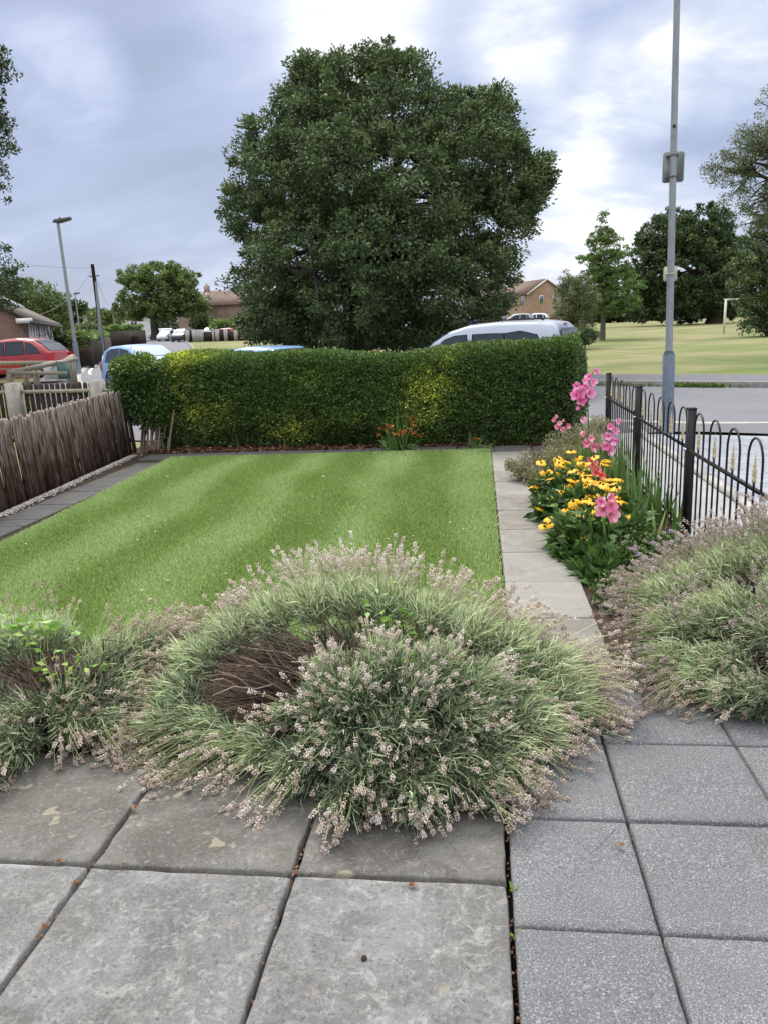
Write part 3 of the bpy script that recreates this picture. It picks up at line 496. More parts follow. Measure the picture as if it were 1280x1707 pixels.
bb = B(); bb.leaves(P, D, sph(n), rnd(n, .022, .038), rnd(n, .014, .022), v, fold=.15); bb.build('foliage', hl, T)
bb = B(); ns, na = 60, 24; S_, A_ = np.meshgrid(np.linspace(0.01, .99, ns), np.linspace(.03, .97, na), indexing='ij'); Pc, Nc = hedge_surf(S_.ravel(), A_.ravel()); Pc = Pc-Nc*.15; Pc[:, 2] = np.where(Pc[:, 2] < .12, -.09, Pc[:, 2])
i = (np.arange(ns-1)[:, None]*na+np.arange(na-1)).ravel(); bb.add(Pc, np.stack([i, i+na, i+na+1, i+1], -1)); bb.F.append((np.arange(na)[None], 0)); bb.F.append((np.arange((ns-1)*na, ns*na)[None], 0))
bb.build('dark_core', twig, T)  # solid dark core standing in for the shade inside the hedge
bb = B(); n = 90; s = rnd(n); Pb = HA+HD*(s*HLEN)[:, None]-HN*rnd(n, .12, .6)[:, None]; z0 = np.full(n, -.1); P4 = np.stack([np.c_[Pb, z0], np.c_[Pb+rng.normal(0, .03, (n, 2)), z0+.16], np.c_[Pb+rng.normal(0, .06, (n, 2)), z0+.40]], 1)
bb.tubes(P4, [.014, .011, .009], 5); bb.build('stem', barkg, T)
bb = B(); n = 170; s = rnd(n); a_ = rnd(n, .05, .62); Pb, Nb = hedge_surf(s, a_); Db = nrm(Nb+sph(n)*.7+[0, 0, .5]); P4 = Pb[:, None]+Db[:, None]*np.linspace(-.06, .045, 4)[None, :, None]; bb.tubes(P4, [.003, .0025, .002, .001], 4)
k = np.repeat(np.arange(n), 5); tag(bb.build('stray_shoots', barkg, T), kind='stuff')
pbark = mat('privet_bark', (.27, .21, .165), rough=.9, bump=.8, bscale=40, var=.25, vscale=20)
# looser privet at the hedge's left end with bare stems
T = thing('privet_shrub', (-4.95, 10.4, -.07), 'loose leafy privet with bare grey stems between board fence and hedge', 'shrub')
n = 15000; L = lobes_from([(222, 650, 38, 58, 0, .35), (232, 615, 38, 28, 0, .35), (255, 660, 34, 54, .05, .3), (208, 612, 24, 18, 0, .2), (246, 688, 34, 28, 0, .28), (212, 640, 24, 40, 0, .3)], np.zeros(3), 10.25); L = np.array(L); k = rng.choice(6, n, p=[.3, .2, .2, .1, .08, .12]); d = sph(n); P = L[k, :3]+d*L[k, 3:]*(rnd(n, .55, 1.05)[:, None])
v = np.clip(.24+rng.normal(0, .14, n)+.45*(P[:, 2] > 1.08)*rnd(n), 0, 1); bb = B(); bb.leaves(P, nrm(d+sph(n)*.8), sph(n), rnd(n, .035, .06), rnd(n, .018, .028), v); bb.build('foliage', hl, T)
for px, tx, tz in [(236, 228, .6), (243, 240, .75), (249, 236, .55), (256, 262, .7), (262, 250, .6), (280, 266, .22)]:
    bb = B(); p = atY(px, 742, 10.25); q = atY(tx, 660, 10.3); bb.tubes([[[p[0], 10.22, -.08], [p[0]*.7+q[0]*.3+rnd(1, -.06, .06)[0], 10.25, .12], [q[0]*.6+p[0]*.4+rnd(1, -.05, .05)[0], 10.32, tz*.5], [q[0]+.03, 10.42, tz+.2]]], [.022, .014, .010, .006], 7)
    bb.tubes([[[p[0]+.02, 10.2, -.08], [p[0]+.07, 10.2, .15], [p[0]+.04+rnd(1)[0]*.1, 10.28, .5]]], [.018, .014, .01], 6); bb.build('stem', pbark, T)
# dead climbing leaf at the top of the garden corner: clumps of montbretia
orange = mat('orange_bloom', (.62, .13, .035), rough=.5, attr=[(0, (.45, .06, .02)), (1, (.80, .24, .06))], trans=.2)
blade = leafmat('blade_leaf', [(0, (.04, .09, .02)), (.5, (.10, .19, .045)), (.9, (.22, .33, .10)), (1, (.45, .45, .22))], trans=.25)
def blades(bb, O, n, Ls, W, spread, up=1.0, droop=.5, seed=0, m=0, v0=.5, r0=.06, segs=6):
    r = np.random.default_rng(seed); az = r.uniform(0, 2*np.pi, n); tilt = np.abs(r.normal(0, spread, n)); d = np.stack([np.sin(tilt)*np.cos(az), np.sin(tilt)*np.sin(az), np.cos(tilt)*up], -1); d = nrm(d)
    L = r.uniform(*Ls, n)[:, None, None]; t = np.linspace(0, 1, segs)[None, :, None]; S0 = np.array(O)+np.c_[r.normal(0, r0, (n, 2)), np.zeros(n)]
    P = S0[:, None]+d[:, None]*L*t+np.array([0, 0, -1.])*L*t**2.4*droop*np.sin(tilt)[:, None, None]*1.3
    sd_ = nrm(np.cross(d, [0, 0, 1.])+r.normal(0, .25, (n, 3))); wv = W*np.array([.75, 1, .95, .8, .5, .04])[:segs] if segs == 6 else W
    bb.strips(P, wv, sd_, np.clip(v0+r.normal(0, .17, n), 0, 1), m); return P, d
def montbretia(px, py, Y, n, L, nf, label, sd_):
    p = G(px, Y); T = thing('montbretia', p, label, 'plant', 'montbretia clumps under the hedge'); bb = B()
    blades(bb, p, n, (L*.6, L*1.15), .008, .75, droop=.75, seed=sd_, r0=.07); bb.build('foliage', blade, T)
    for k in range(nf):
        az = rnd(1, -2.9, .2)[0]; f = rnd(1, .35, 1.)[0]; e_ = p+np.array([math.cos(az)*L*.75*f, math.sin(az)*L*.4, L*(.95-.5*f)*rnd(1, .7, 1.25)[0]])
        q = B(); q.tubes([[p, p+(e_-p)*.5+[0, 0, .08], e_]], [.003, .0025, .002], 4, v=.4, m=1); nn = 9; q.leaves(e_+rng.normal(0, .012, (nn, 3))*[2, 1, 1], sph(nn)+[0, 0, .2], sph(nn), rnd(nn, .022, .04), rnd(nn, .012, .02), rnd(nn), m=0); q.build('flower_spray', [orange, blade], T)
montbretia(655, 752, 9.70, 150, .52, 15, 'larger montbretia clump with orange flowers against the hedge foot', 5)
montbretia(790, 745, 9.62, 60, .36, 1, 'smaller montbretia tuft with arching leaves near the end of the right path', 6)
# ------------------------------------------------------------------ lavender bushes
lavl = leafmat('lavender_leaf', [(0, (.045, .060, .034)), (.35, (.13, .175, .10)), (.70, (.38, .46, .26)), (1, (.66, .74, .44))], rough=.6, trans=.2)
lavst = leafmat('lavender_stalk', [(0, (.20, .25, .10)), (.5, (.40, .46, .22)), (1, (.62, .62, .38))], rough=.6, trans=.1)
lavh = leafmat('faded_bloom', [(0, (.22, .155, .11)), (.35, (.50, .39, .30)), (.7, (.74, .62, .53)), (1, (.90, .84, .80))], rough=.8, trans=.12)
lavp = leafmat('purple_bloom', [(0, (.18, .13, .11)), (.5, (.47, .38, .33)), (.85, (.70, .61, .56)), (1, (.66, .60, .68))], rough=.8, trans=.12)
wood = mat('lavender_wood', (0, 0, 0), rough=.95, attr=[(0, (.035, .023, .017)), (.5, (.09, .06, .045)), (.85, (.20, .15, .11)), (1, (.36, .29, .23))])
CAL = np.array([[0, 0, 0], [.5, 0, .45], [-.25, .433, .45], [-.25, -.433, .45], [0, 0, 1.]]); CALF = np.array([[0, 2, 1], [0, 3, 2], [0, 1, 3], [4, 1, 2], [4, 2, 3], [4, 3, 1]])
def heads(bb, Pt, T, Ln, r, v0, m, ncal=30, fat=.95):
    "a spike of small calyces in whorls at each stalk end"
    n = len(Pt); T = nrm(T); A = nrm(np.cross(T, r.normal(size=(n, 3)))); Bq = np.cross(T, A)
    w_ = np.arange(ncal); lvl = (w_//6)/(ncal/6.)*.9; lvl = np.where(w_ < 5, -.45, lvl); ang = w_*2*np.pi/6+lvl*7
    pos = Pt[:, None]+T[:, None]*(Ln[:, None, None]*(lvl[None, :, None]+r.normal(0, .05, (n, ncal, 1)))); rad_ = (np.cos(ang)[None, :, None]*A[:, None]+np.sin(ang)[None, :, None]*Bq[:, None])
    d = nrm(rad_*.75+T[:, None]*.9+r.normal(0, .28, (n, ncal, 3))); sz = r.uniform(.0054, .0100, (n, ncal, 1))*fat; pos = pos+rad_*.003
    a = nrm(np.cross(d, r.normal(size=d.shape))); b_ = np.cross(d, a)
    V = pos[:, :, None]+sz[:, :, None]*(CAL[:, 0][None, None, :, None]*a[:, :, None]*.62+CAL[:, 1][None, None, :, None]*b_[:, :, None]*.62+CAL[:, 2][None, None, :, None]*d[:, :, None]*1.15)
    i = np.arange(n*ncal)[:, None, None]*5; F = (i+CALF[None]).reshape(-1, 3); vv = np.clip(v0[:, None]+r.normal(0, .16, (n, ncal)), 0, 1); bb.add(V, F, np.repeat(vv.ravel(), 5), m)
def lavender(label, O, tufts, sd_, hm, hv=.55, nw=26, fl=1.):
    r = np.random.default_rng(sd_); O = np.array(O, float); T = thing('lavender_bush', O, label, 'lavender', 'lavender bushes along the patio edge')
    lb = B(); wb_ = B(); SP = []; Hd = []
    for (px, py, Y, rad_, nst, nlf, Lm, up, vg, hvv) in tufts:
        C = atY(px, py, Y); C[2] = max(C[2], .05); d0 = nrm(C-O+np.array([0, 0, up]))
        # foliage
        n = int(nlf*fl); o3 = sph(n)*(r.random((n, 1))**.5)*rad_; Pq = C+o3; Pq[:, 2] = np.maximum(Pq[:, 2], -.02)
        D = nrm(d0*.75+o3/rad_*.55+r.normal(0, .42, (n, 3))+[0, 0, .12]); L = r.uniform(.028, .06, n)[:, None, None]; t = np.array([0, .5, 1.])[None, :, None]
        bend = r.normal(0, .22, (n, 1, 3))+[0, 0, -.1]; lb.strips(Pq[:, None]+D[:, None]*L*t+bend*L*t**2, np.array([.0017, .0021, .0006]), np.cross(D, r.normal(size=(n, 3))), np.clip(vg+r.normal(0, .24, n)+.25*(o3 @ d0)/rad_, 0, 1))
        # flowering stalks
        n = int(nst*1.2); o3 = sph(n)*(r.random((n, 1))**.5)*rad_*.8; S0 = C+o3; S0[:, 2] = np.maximum(S0[:, 2], 0.0)
        D = nrm(d0+o3/rad_*.30+r.normal(0, .17, (n, 3))); L = (Lm*r.uniform(.6, 1.25, n))[:, None, None]; t = np.linspace(0, 1, 5)[None, :, None]
        horiz = np.sqrt(np.clip(1-D[:, 2]**2, 0, 1))[:, None, None]; P = S0[:, None]+D[:, None]*L*t+np.array([0, 0, -1.])*L*t**2*(.06+.34*horiz**2)*r.uniform(.3, 1.3, (n, 1, 1))
        P = P+r.normal(0, .008, (n, 1, 3))*np.sin(t*3.1)
        lo = P[:, :, 2].copy(); P[:, :, 2] = np.maximum(lo, -.026+.012*r.random((n, 5)))
        SP.append(P); Hd.append(np.clip(hvv+r.normal(0, .13, n), 0, 1))
        # woody branches
        n = nw; t = np.linspace(0, 1, 5)[None, :, None]; e_ = C+sph(n)*rad_*.8; s0 = O+np.c_[r.normal(0, .06, (n, 2)), np.zeros(n)]; s0 = s0[:, None]
        Pw = s0+(e_[:, None]-s0)*t+r.normal(0, .032, (n, 5, 3))*np.sin(t*3.14)+np.array([0, 0, 1.])*r.uniform(.0, .09, (n, 1, 1))*np.sin(t*3.14); wb_.tubes(Pw, np.array([.0042, .0034, .0026, .0020, .0010])*r.uniform(.35, 1.5, (n, 1)), 4, v=np.clip(.4+r.normal(0, .25, n), 0, 1))
    lb.build('foliage', lavl, T); wb_.build('woody_stem', wood, T)
    P = np.concatenate(SP); hv_ = np.concatenate(Hd); near_ = np.argsort(np.linalg.norm(P[:, -1]-EYEP, axis=1)); n = len(P)
    inside = [(lambda q: (q @ CF > 0) and abs((q @ CR)/(q @ CF)*FPX) < 640)(P[i, -1]-EYEP) for i in near_]; near_ = np.r_[near_[np.array(inside)], near_[~np.array(inside)]]
    Ln = r.uniform(.016, .050, n); Tn = nrm(P[:, -1]-P[:, -2])
    def spikes(idx, name):
        q = B(); q.tubes(P[idx], np.array([.0016, .0015, .0014, .0013, .0012]), 3, v=np.clip(.5+r.normal(0, .2, len(idx)), 0, 1)); heads(q, P[idx, -1], Tn[idx], Ln[idx], r, hv_[idx], 1); return q.build(name, [lavst, hm], T)
    for i in near_[:100]: spikes(np.array([i]), 'flower_spike')
    if n > 100: tag(spikes(near_[100:], 'flower_spikes'), kind='stuff')
    return T
#            px   py    Y    rad  stalks leaves len up  green head
tc_ = [(430, 1235, 2.40, .06, 22, 700, .22, -.05, .50, .62), (485, 1195, 2.46, .05, 12, 500, .14, .04, .45, .66), (440, 1255, 2.34, .06, 24, 600, .20, -.08, .5, .58), (330, 1105, 2.80, .11, 50, 1500, .17, .00, .72, .55), (385, 1062, 2.90, .10, 70, 1900, .17, .05, .82, .60), (450, 1030, 2.96, .10, 85, 2200, .18, .08, .86, .66), (520, 1005, 3.00, .10, 95, 2100, .19, .10, .88, .72), (585, 1000, 3.02, .10, 100, 2000, .20, .12, .88, .76),
       (650, 1005, 3.02, .10, 95, 2100, .19, .10, .86, .72), (720, 1030, 2.98, .10, 85, 2200, .19, .08, .84, .66), (790, 1060, 2.92, .11, 85, 2200, .20, .04, .82, .58), (855, 1088, 2.88, .12, 100, 2300, .21, .0, .80, .56), (915, 1125, 2.82, .12, 120, 2300, .22, .0, .76, .55), (940, 1175, 2.72, .11, 90, 2000, .19, -.01, .66, .55),
       (470, 1085, 3.12, .10, 10, 900, .1, .0, .30, .5), (560, 1080, 3.14, .11, 10, 1300, .1, .0, .30, .5), (650, 1085, 3.14, .11, 10, 1300, .1, .0, .32, .5), (740, 1100, 3.10, .11, 10, 1300, .1, .0, .32, .5), (820, 1130, 2.98, .11, 10, 1300, .1, .0, .34, .5),
       (870, 1185, 2.66, .12, 50, 2300, .17, .0, .60, .50), (880, 1240, 2.50, .11, 45, 1900, .15, .0, .48, .52),
       (300, 1165, 2.66, .10, 40, 1600, .18, -.01, .62, .55), (350, 1215, 2.48, .08, 46, 900, .28, -.10, .56, .52), (385, 1240, 2.40, .06, 36, 600, .24, -.13, .52, .50), (275, 1215, 2.52, .08, 38, 900, .20, -.04, .46, .5), (310, 1205, 2.52, .08, 34, 900, .24, -.06, .50, .5),
       (560, 1130, 2.62, .10, 34, 1700, .11, .12, .56, .74), (640, 1115, 2.66, .11, 36, 2000, .11, .12, .56, .74), (725, 1120, 2.66, .11, 36, 2000, .11, .10, .54, .7), (800, 1150, 2.60, .11, 30, 1900, .12, .06, .52, .64),
       (600, 1170, 2.50, .12, 41, 1840, .10, .10, 0.36, 0.75), (700, 1165, 2.54, .12, 43, 1920, .10, .10, 0.34, 0.73), (780, 1210, 2.44, .12, 41, 1920, .11, .05, 0.32, 0.67), (660, 1235, 2.36, .13, 46, 2000, .11, .06, 0.30, 0.73), (560, 1250, 2.34, .12, 39, 1840, .12, .03, 0.30, 0.71), (740, 1290, 2.24, .12, 41, 1680, .12, .0, 0.24, 0.63),
       (620, 1310, 2.18, .11, 39, 1600, .12, .0, 0.24, 0.67), (500, 1300, 2.24, .09, 29, 960, .18, -.03, 0.30, 0.65), (830, 1270, 2.32, .11, 46, 1360, .15, -.0, 0.26, 0.57), (530, 1190, 2.48, .10, 27, 1280, .12, .10, 0.38, 0.75), (690, 1355, 2.10, .08, 25, 800, .10, -.02, 0.24, 0.65), (800, 1325, 2.18, .08, 29, 720, .12, -.02, 0.22, 0.51), (570, 1370, 2.08, .06, 16, 480, .12, -.04, 0.24, 0.65)]
lavender('large domed lavender with pinkish dry flower heads and a bare woody hollow, in the middle', (-.40, 2.66, -.05), tc_, 3, lavh, nw=14)
bb = B(); r = np.random.default_rng(5); n = 380; c0 = atY(455, 1160, 2.62); s0 = np.array([-.42, 2.62, -.02])+np.c_[r.normal(0, .16, (n, 2)), np.zeros(n)]; e_ = np.array([atY(px, py, Y) for px, py, Y in zip(r.uniform(345, 610, n), 1040+130*r.random(n)**.8, r.uniform(2.62, 2.92, n))]); t = np.linspace(0, 1, 5)[None, :, None]
P = s0[:, None]+(e_-s0)[:, None]*t+r.normal(0, .030, (n, 5, 3))*np.sin(t*3.14)+np.array([0, 0, .05])*np.sin(t*3.14); bb.tubes(P, np.array([.0034, .0028, .0023, .0017, .0009])*r.uniform(.3, 1.6, (n, 1)), 4, v=np.clip(.38+r.normal(0, .25, n), 0, 1))
for px0, py0, px1, py1, Y in [(355, 1160, 460, 1140, 2.5), (365, 1120, 450, 1165, 2.52), (400, 1095, 480, 1140, 2.55), (350, 1135, 420, 1150, 2.5), (470, 1060, 500, 1130, 2.6)]:
    a, c = atY(px0, py0, Y), atY(px1, py1, Y+.12); bb.tubes([[a, a+(c-a)*.33+[0, 0, .02], a+(c-a)*.66+[0, .02, -.015], c]], [.0015, .0025, .003, .0035], 6, v=.93)
cb = [o for o in COL.objects if o.name == 'lavender_bush'][0]; bb.build('woody_stem', wood, cb)
tl_ = [(20, 1075, 2.90, .12, 26, 1700, .17, .05, .72, .45), (90, 1065, 2.95, .10, 18, 1500, .22, .06, .72, .40), (170, 1110, 2.86, .11, 48, 1500, .20, .0, .66, .42), (225, 1100, 2.86, .11, 80, 1400, .17, .0, .62, .42), (255, 1075, 2.92, .09, 60, 900, .15, .02, .6, .42), (210, 1160, 2.70, .12, 55, 1500, .17, .0, .45, .45), (120, 1190, 2.62, .12, 26, 1600, .16, .0, .40, .50),
       (50, 1230, 2.50, .12, 26, 1700, .16, -.02, .40, .62), (120, 1235, 2.48, .08, 22, 800, .13, -.05, .34, .5), (30, 1290, 2.34, .09, 26, 1100, .14, -.06, .40, .62), (-40, 1180, 2.6, .14, 30, 1500, .18, 0, .5, .5), (-60, 1080, 2.9, .14, 30, 1500, .2, 0, .6, .5), (180, 1240, 2.5, .07, 22, 600, .15, -.04, .36, .5), (-20, 1330, 2.2, .08, 20, 700, .12, -.06, .4, .6)]
lavender('sprawling brownish lavender at the left edge of the patio', (-1.72, 2.72, -.05), tl_, 4, lavh, nw=26, fl=.9)
tr_ = [(1098, 1000, 3.45, .10, 100, 1020, .18, .02, 0.75, 0.50), (1139, 985, 3.55, .12, 122, 1360, .20, .06, 0.78, 0.53), (1189, 965, 3.60, .13, 145, 1615, .20, .08, 0.82, 0.58), (1227, 945, 3.62, .13, 152, 1615, .20, .10, 0.86, 0.63), (1287, 935, 3.55, .13, 152, 1615, .20, .10, 0.86, 0.58), (1342, 930, 3.5, .14, 100, 1275, .2, .1, 0.80, 0.58),
       (1115, 1050, 3.28, .11, 92, 1275, .19, .0, 0.72, 0.50), (1172, 1040, 3.30, .12, 77, 1615, .17, .02, 0.76, 0.53), (1212, 1020, 3.32, .12, 55, 1530, .16, .05, 0.70, 0.53), (1123, 1105, 3.10, .10, 70, 1275, .17, -.03, 0.70, 0.50), (1180, 1120, 3.02, .11, 37, 1275, .15, .0, 0.62, 0.48), (1222, 1110, 3.02, .10, 22, 765, .12, .0, 0.50, 0.48), (1282, 1060, 3.12, .12, 25, 765, .12, .04, 0.48, 0.48), (1312, 1000, 3.3, .13, 46, 1105, .15, .05, 0.70, 0.53), (1156, 1150, 2.95, .06, 34, 425, .20, -.05, 0.70, 0.48)]
lavender('dense grey purple lavender below the black railings on the right', (1.42, 3.22, -.05), tr_, 6, lavp, nw=16)
lavender('small low lavender tuft at the right edge of the patio', (1.34, 2.86, -.05), [(1262, 1190, 2.80, .08, 16, 1000, .15, -.02, .42, .5), (1210, 1190, 2.82, .06, 14, 500, .16, -.05, .5, .4), (1300, 1180, 2.8, .08, 10, 500, .1, 0, .4, .5)], 7, lavh, nw=14)
# lime green leaves growing through the lavender
limel = leafmat('lime_leaf', [(0, (.10, .24, .03)), (.6, (.22, .42, .06)), (1, (.38, .55, .12))], rough=.4, trans=.35)
def weed(px, py, Y, n, sp, label, sd_, sz=.045):
    r = np.random.default_rng(sd_); c = atY(px, py, Y); g0 = np.array([c[0], c[1]-.02, -.04]); T = thing('weed', g0, label, 'weed', 'lime green weeds among the lavender'); P = c+r.normal(0, 1, (n, 3))*sp
    bb = B(); bb.leaves(P, sph(n)*[1, 1, .4]+[0, -.2, .1], sph(n)*[1, 1, .3], r.uniform(.7, 1.2, n)*sz, r.uniform(.45, .7, n)*sz, r.random(n)); bb.build('foliage', limel, T)
    bb = B(); k = min(n, 8); bb.tubes(np.stack([np.repeat(g0[None], k, 0), (P[:k]+g0)/2+r.normal(0, .01, (k, 3)), P[:k]], 1), [.003, .002, .0015], 4); bb.build('stem', lavst, T)
weed(55, 1045, 2.82, 60, [.11, .05, .035], 'bright green leaves rising through the left lavender', 1)
weed(100, 1110, 2.70, 24, [.10, .03, .04], 'green leaf sprays in the twiggy middle of the left lavender', 4)
weed(648, 1045, 2.85, 46, [.045, .03, .075], 'lime green sprig growing up through the middle lavender', 2, .038)
weed(700, 1110, 2.62, 16, [.06, .02, .02], 'green leaves low in the middle lavender below the sprig', 3, .035)
# sprouts and a pellet on the patio
for px, py, nm in [(856, 1478, 'small green sprout in the patio joint near the lavender'), (858, 1556, 'green sprout lower in the same long patio joint'), (97, 1503, 'tiny sprout in the joint of the leftmost slabs')]:
    d = ray(px, py); p = EYEP+d*((EYE+.025)/-d[2]); bb = B(); n = 7; bb.leaves(np.repeat(p[None]-[0, 0, .02], n, 0), sph(n)*[.7, .7, .4]+[0, 0, .8], sph(n), rnd(n, .02, .035), rnd(n, .009, .014), rnd(n, .3, 1)); tag(bb.build('sprout', limel, loc=p), nm, 'weed', 'sprouts in the patio joints')
d = ray(607, 1598); p = EYEP+d*((EYE+.015)/-d[2]); bb = B(); r = np.random.default_rng(2); th_ = np.linspace(0, np.pi, 7); q = []
for a in th_:
    for c in np.arange(10)*2*np.pi/10: q.append([math.sin(a)*math.cos(c), math.sin(a)*math.sin(c), math.cos(a)*.8])
q = np.array(q)*.0075*(1+r.normal(0, .10, (70, 1))); i = (np.arange(6)[:, None]*10+np.arange(10)); i2 = (np.arange(6)[:, None]*10+(np.arange(10)+1) % 10); bb.add(q+p+[0, 0, .0], np.stack([i, i+10, i2+10, i2], -1).reshape(-1, 4)); tag(bb.build('pellet', soil, loc=p), 'small dark round pellet lying on the middle slab', 'pellet')
for (px, py, a, s_, lab_) in [(90, 1439, .3, .030, 'brown leaf in the cross joint at the left edge'), (200, 1446, 1.2, .022, 'small tan leaf beside the leftmost crossing of joints'), (222, 1352, 2, .035, 'brown leaf in the joint below the left drooping stalks'), (66, 1553, 1.1, .035, 'larger curled leaf in the joint of the leftmost slabs'), (56, 1568, .8, .026, 'smaller curled leaf just below the larger one in the left joint'), (678, 1478, .1, .030, 'brown leaf on the cross joint above the pellet slab'), (487, 1462, 1.2, .03, 'orange brown leaf where two joints cross left of the pellet'), (1035, 1415, 2, .03, 'curled leaf on the grey granite slab at the right'), (1052, 1400, .6, .016, 'tiny leaf by the joint of the right granite slabs'), (118, 1478, 1, .03, 'brown leaf in the slanting joint under the leftmost crossing')]:
    d = ray(px, py); p = EYEP+d*((EYE+.018)/-d[2]); bb = B(); ax_ = np.array([math.cos(a), math.sin(a), .1]); sd0 = np.array([-math.sin(a), math.cos(a), .25])
    bb.leaves(np.stack([p, p+[.004, .003, .003]]), np.stack([ax_, ax_+[.3, .5, .1]]), np.stack([sd0, sd0]), [s_, s_*.6], [s_*.5, s_*.35], [.75, .5], fold=.3); tag(bb.build('dry_leaf', brown, loc=p), lab_, 'leaf', 'dry leaves lying on the patio')
# ------------------------------------------------------------------ flower border along the railings
rudl = leafmat('broad_leaf', [(0, (.035, .080, .022)), (.5, (.095, .175, .042)), (1, (.22, .34, .09))], rough=.45, trans=.15)
yel = mat('yellow_petal', (0, 0, 0), rough=.5, attr=[(0, (.78, .36, .008)), (.6, (.90, .52, .012)), (1, (.94, .64, .04))], trans=.25)
cone = mat('dark_cone', (.03, .012, .008), rough=.9)
gst = leafmat('green_stem', [(0, (.06, .13, .03)), (1, (.14, .24, .07))], trans=.1)
def daisy(bb, c, up, R, r, v):
    up = nrm(np.array(up)); a = nrm(np.cross(up, [.3, 1, .2])); b_ = np.cross(up, a); k = 13; th_ = np.arange(k)*2*np.pi/k+r.uniform(0, .4)
    d = np.cos(th_)[:, None]*a+np.sin(th_)[:, None]*b_; dr = r.uniform(.15, .75); L = R*r.uniform(.85, 1.1, k)[:, None, None]; t = np.array([.12, .45, .8, 1.])[None, :, None]
    P = c+d[:, None]*L*t-up*dr*L*t**2*.8; bb.strips(P, R*np.array([.07, .15, .14, .04]), np.cross(d, up), np.clip(v+r.normal(0, .12, k), 0, 1), 0)
    pr = [(R*.20, -.004), (R*.22, R*.06), (R*.16, R*.18), (R*.02, R*.22)]; th2 = np.arange(8)*2*np.pi/8
    V = np.concatenate([c+up*z_+(np.cos(th2)[:, None]*a+np.sin(th2)[:, None]*b_)*q_ for q_, z_ in pr]); j = np.arange(3)[:, None]*8; q = np.arange(8)[None]; F = np.stack([j+q, j+(q+1) % 8, j+8+(q+1) % 8, j+8+q], -1).reshape(-1, 4); bb.add(V, F, .5, 1)
def rudbeckia(label, px0, py0, Y0, fl_px, lobes, nleaf, sd_, lo=True):
    r = np.random.default_rng(sd_); base = G(px0, Y0); T = thing('black_eyed_susan', base, label, 'flowers', 'yellow flower plants beside the right path'); bb = B()
    for (px, py, Y, rr) in lobes:
        c = atY(px, py, Y); n = int(nleaf*rr/.15); o3 = sph(n)*(r.random((n, 1))**.4)*rr*[1, 1.3, .85]; P = c+o3; P[:, 2] = np.maximum(P[:, 2], -.04)
        low = P[:, 2] < .17; L = np.where(low, r.uniform(.08, .14, n), r.uniform(.03, .065, n)); bb.leaves(P, nrm(o3/rr+r.normal(0, .5, (n, 3))+[0, 0, -.15]), r.normal(size=(n, 3))*[1, 1, .5], L, L*.45, np.clip(np.where(low, .25, .6)+r.normal(0, .2, n), 0, 1))
    bb.build('foliage', rudl, T); sb = B()
    fl_px = fl_px+[(px+r.normal(0, 12), py+r.normal(0, 7), Y+r.normal(0, .04)) for px, py, Y in fl_px[::1] if r.random() < .85]
    for (px, py, Y) in fl_px:
        c = atY(px, py, Y); sb.tubes([[base+[r.normal(0, .05), r.normal(0, .05), .05], (base+c)/2+[0, 0, .05], c-[0, 0, .006]]], [.003, .0025, .002], 4)
        q = B(); daisy(q, c, [r.normal(-.05, .22), r.normal(-.12, .2), 1], .050*r.uniform(.8, 1.12)*(Y/5.6)**.35, r, .55); q.build('flower', [yel, cone], T)
    sb.build('stem', gst, T)
r = np.random.default_rng(9)
F1 = [(908, 785, 6.55), (900, 768, 6.7), (928, 763, 6.7), (945, 768, 6.6), (962, 762, 6.6), (985, 770, 6.5), (972, 774, 6.5), (938, 775, 6.5), (955, 782, 6.45), (968, 788, 6.4), (1000, 792, 6.3), (1008, 768, 6.5), (920, 796, 6.4), (905, 818, 6.5), (950, 795, 6.4), (925, 786, 6.5), (980, 797, 6.3), (990, 762, 6.6), (897, 816, 6.5)]
F2 = [(944, 808, 6.0), (955, 800, 6.0), (975, 797, 6.0), (968, 805, 5.95), (985, 805, 5.95), (1000, 806, 5.9), (1012, 797, 5.95), (960, 823, 5.9), (978, 815, 5.85), (995, 814, 5.85), (1010, 812, 5.8), (1028, 813, 5.8), (1005, 822, 5.7), (935, 820, 5.9), (930, 828, 5.85), (1032, 826, 5.7), (948, 815, 5.95), (1020, 805, 5.9), (985, 826, 5.7), (1018, 828, 5.65), (1050, 838, 5.6), (1040, 840, 5.6), (925, 835, 5.8)]
F3 = [(968, 836, 5.5), (978, 832, 5.5), (960, 842, 5.5), (985, 852, 5.35), (995, 842, 5.35), (968, 858, 5.3), (931, 858, 5.5), (925, 866, 5.5), (918, 866, 5.5), (917, 872, 5.45), (985, 868, 5.2), (992, 860, 5.2), (975, 868, 5.2), (947, 889, 5.05), (972, 895, 4.95), (1045, 858, 5.3), (1030, 852, 5.4), (958, 868, 5.3), (942, 848, 5.5), (1000, 870, 5.2)]
rudbeckia('farthest clump of yellow black eyed flowers, beside the pink edged airy plant', 950, 800, 6.6, F1, [(930, 800, 6.5, .17), (960, 800, 6.45, .18), (990, 805, 6.4, .16), (915, 830, 6.5, .12), (940, 830, 6.4, .15)], 260, 1)
rudbeckia('middle and fullest clump of yellow black eyed flowers', 985, 850, 5.85, F2, [(950, 845, 5.85, .15), (985, 850, 5.8, .18), (1020, 850, 5.75, .16), (930, 850, 5.9, .12), (915, 855, 5.9, .10), (1045, 865, 5.6, .13)], 260, 2)
rudbeckia('nearest clump of yellow flowers with large dark leaves over the path', 990, 930, 5.0, F3, [(965, 890, 5.15, .15), (1000, 890, 5.1, .17), (1040, 895, 5.05, .15), (960, 925, 4.95, .13), (985, 935, 4.85, .13), (990, 960, 4.65, .12), (1010, 950, 4.6, .11), (1000, 975, 4.5, .09), (945, 905, 5.1, .10)], 230, 3)
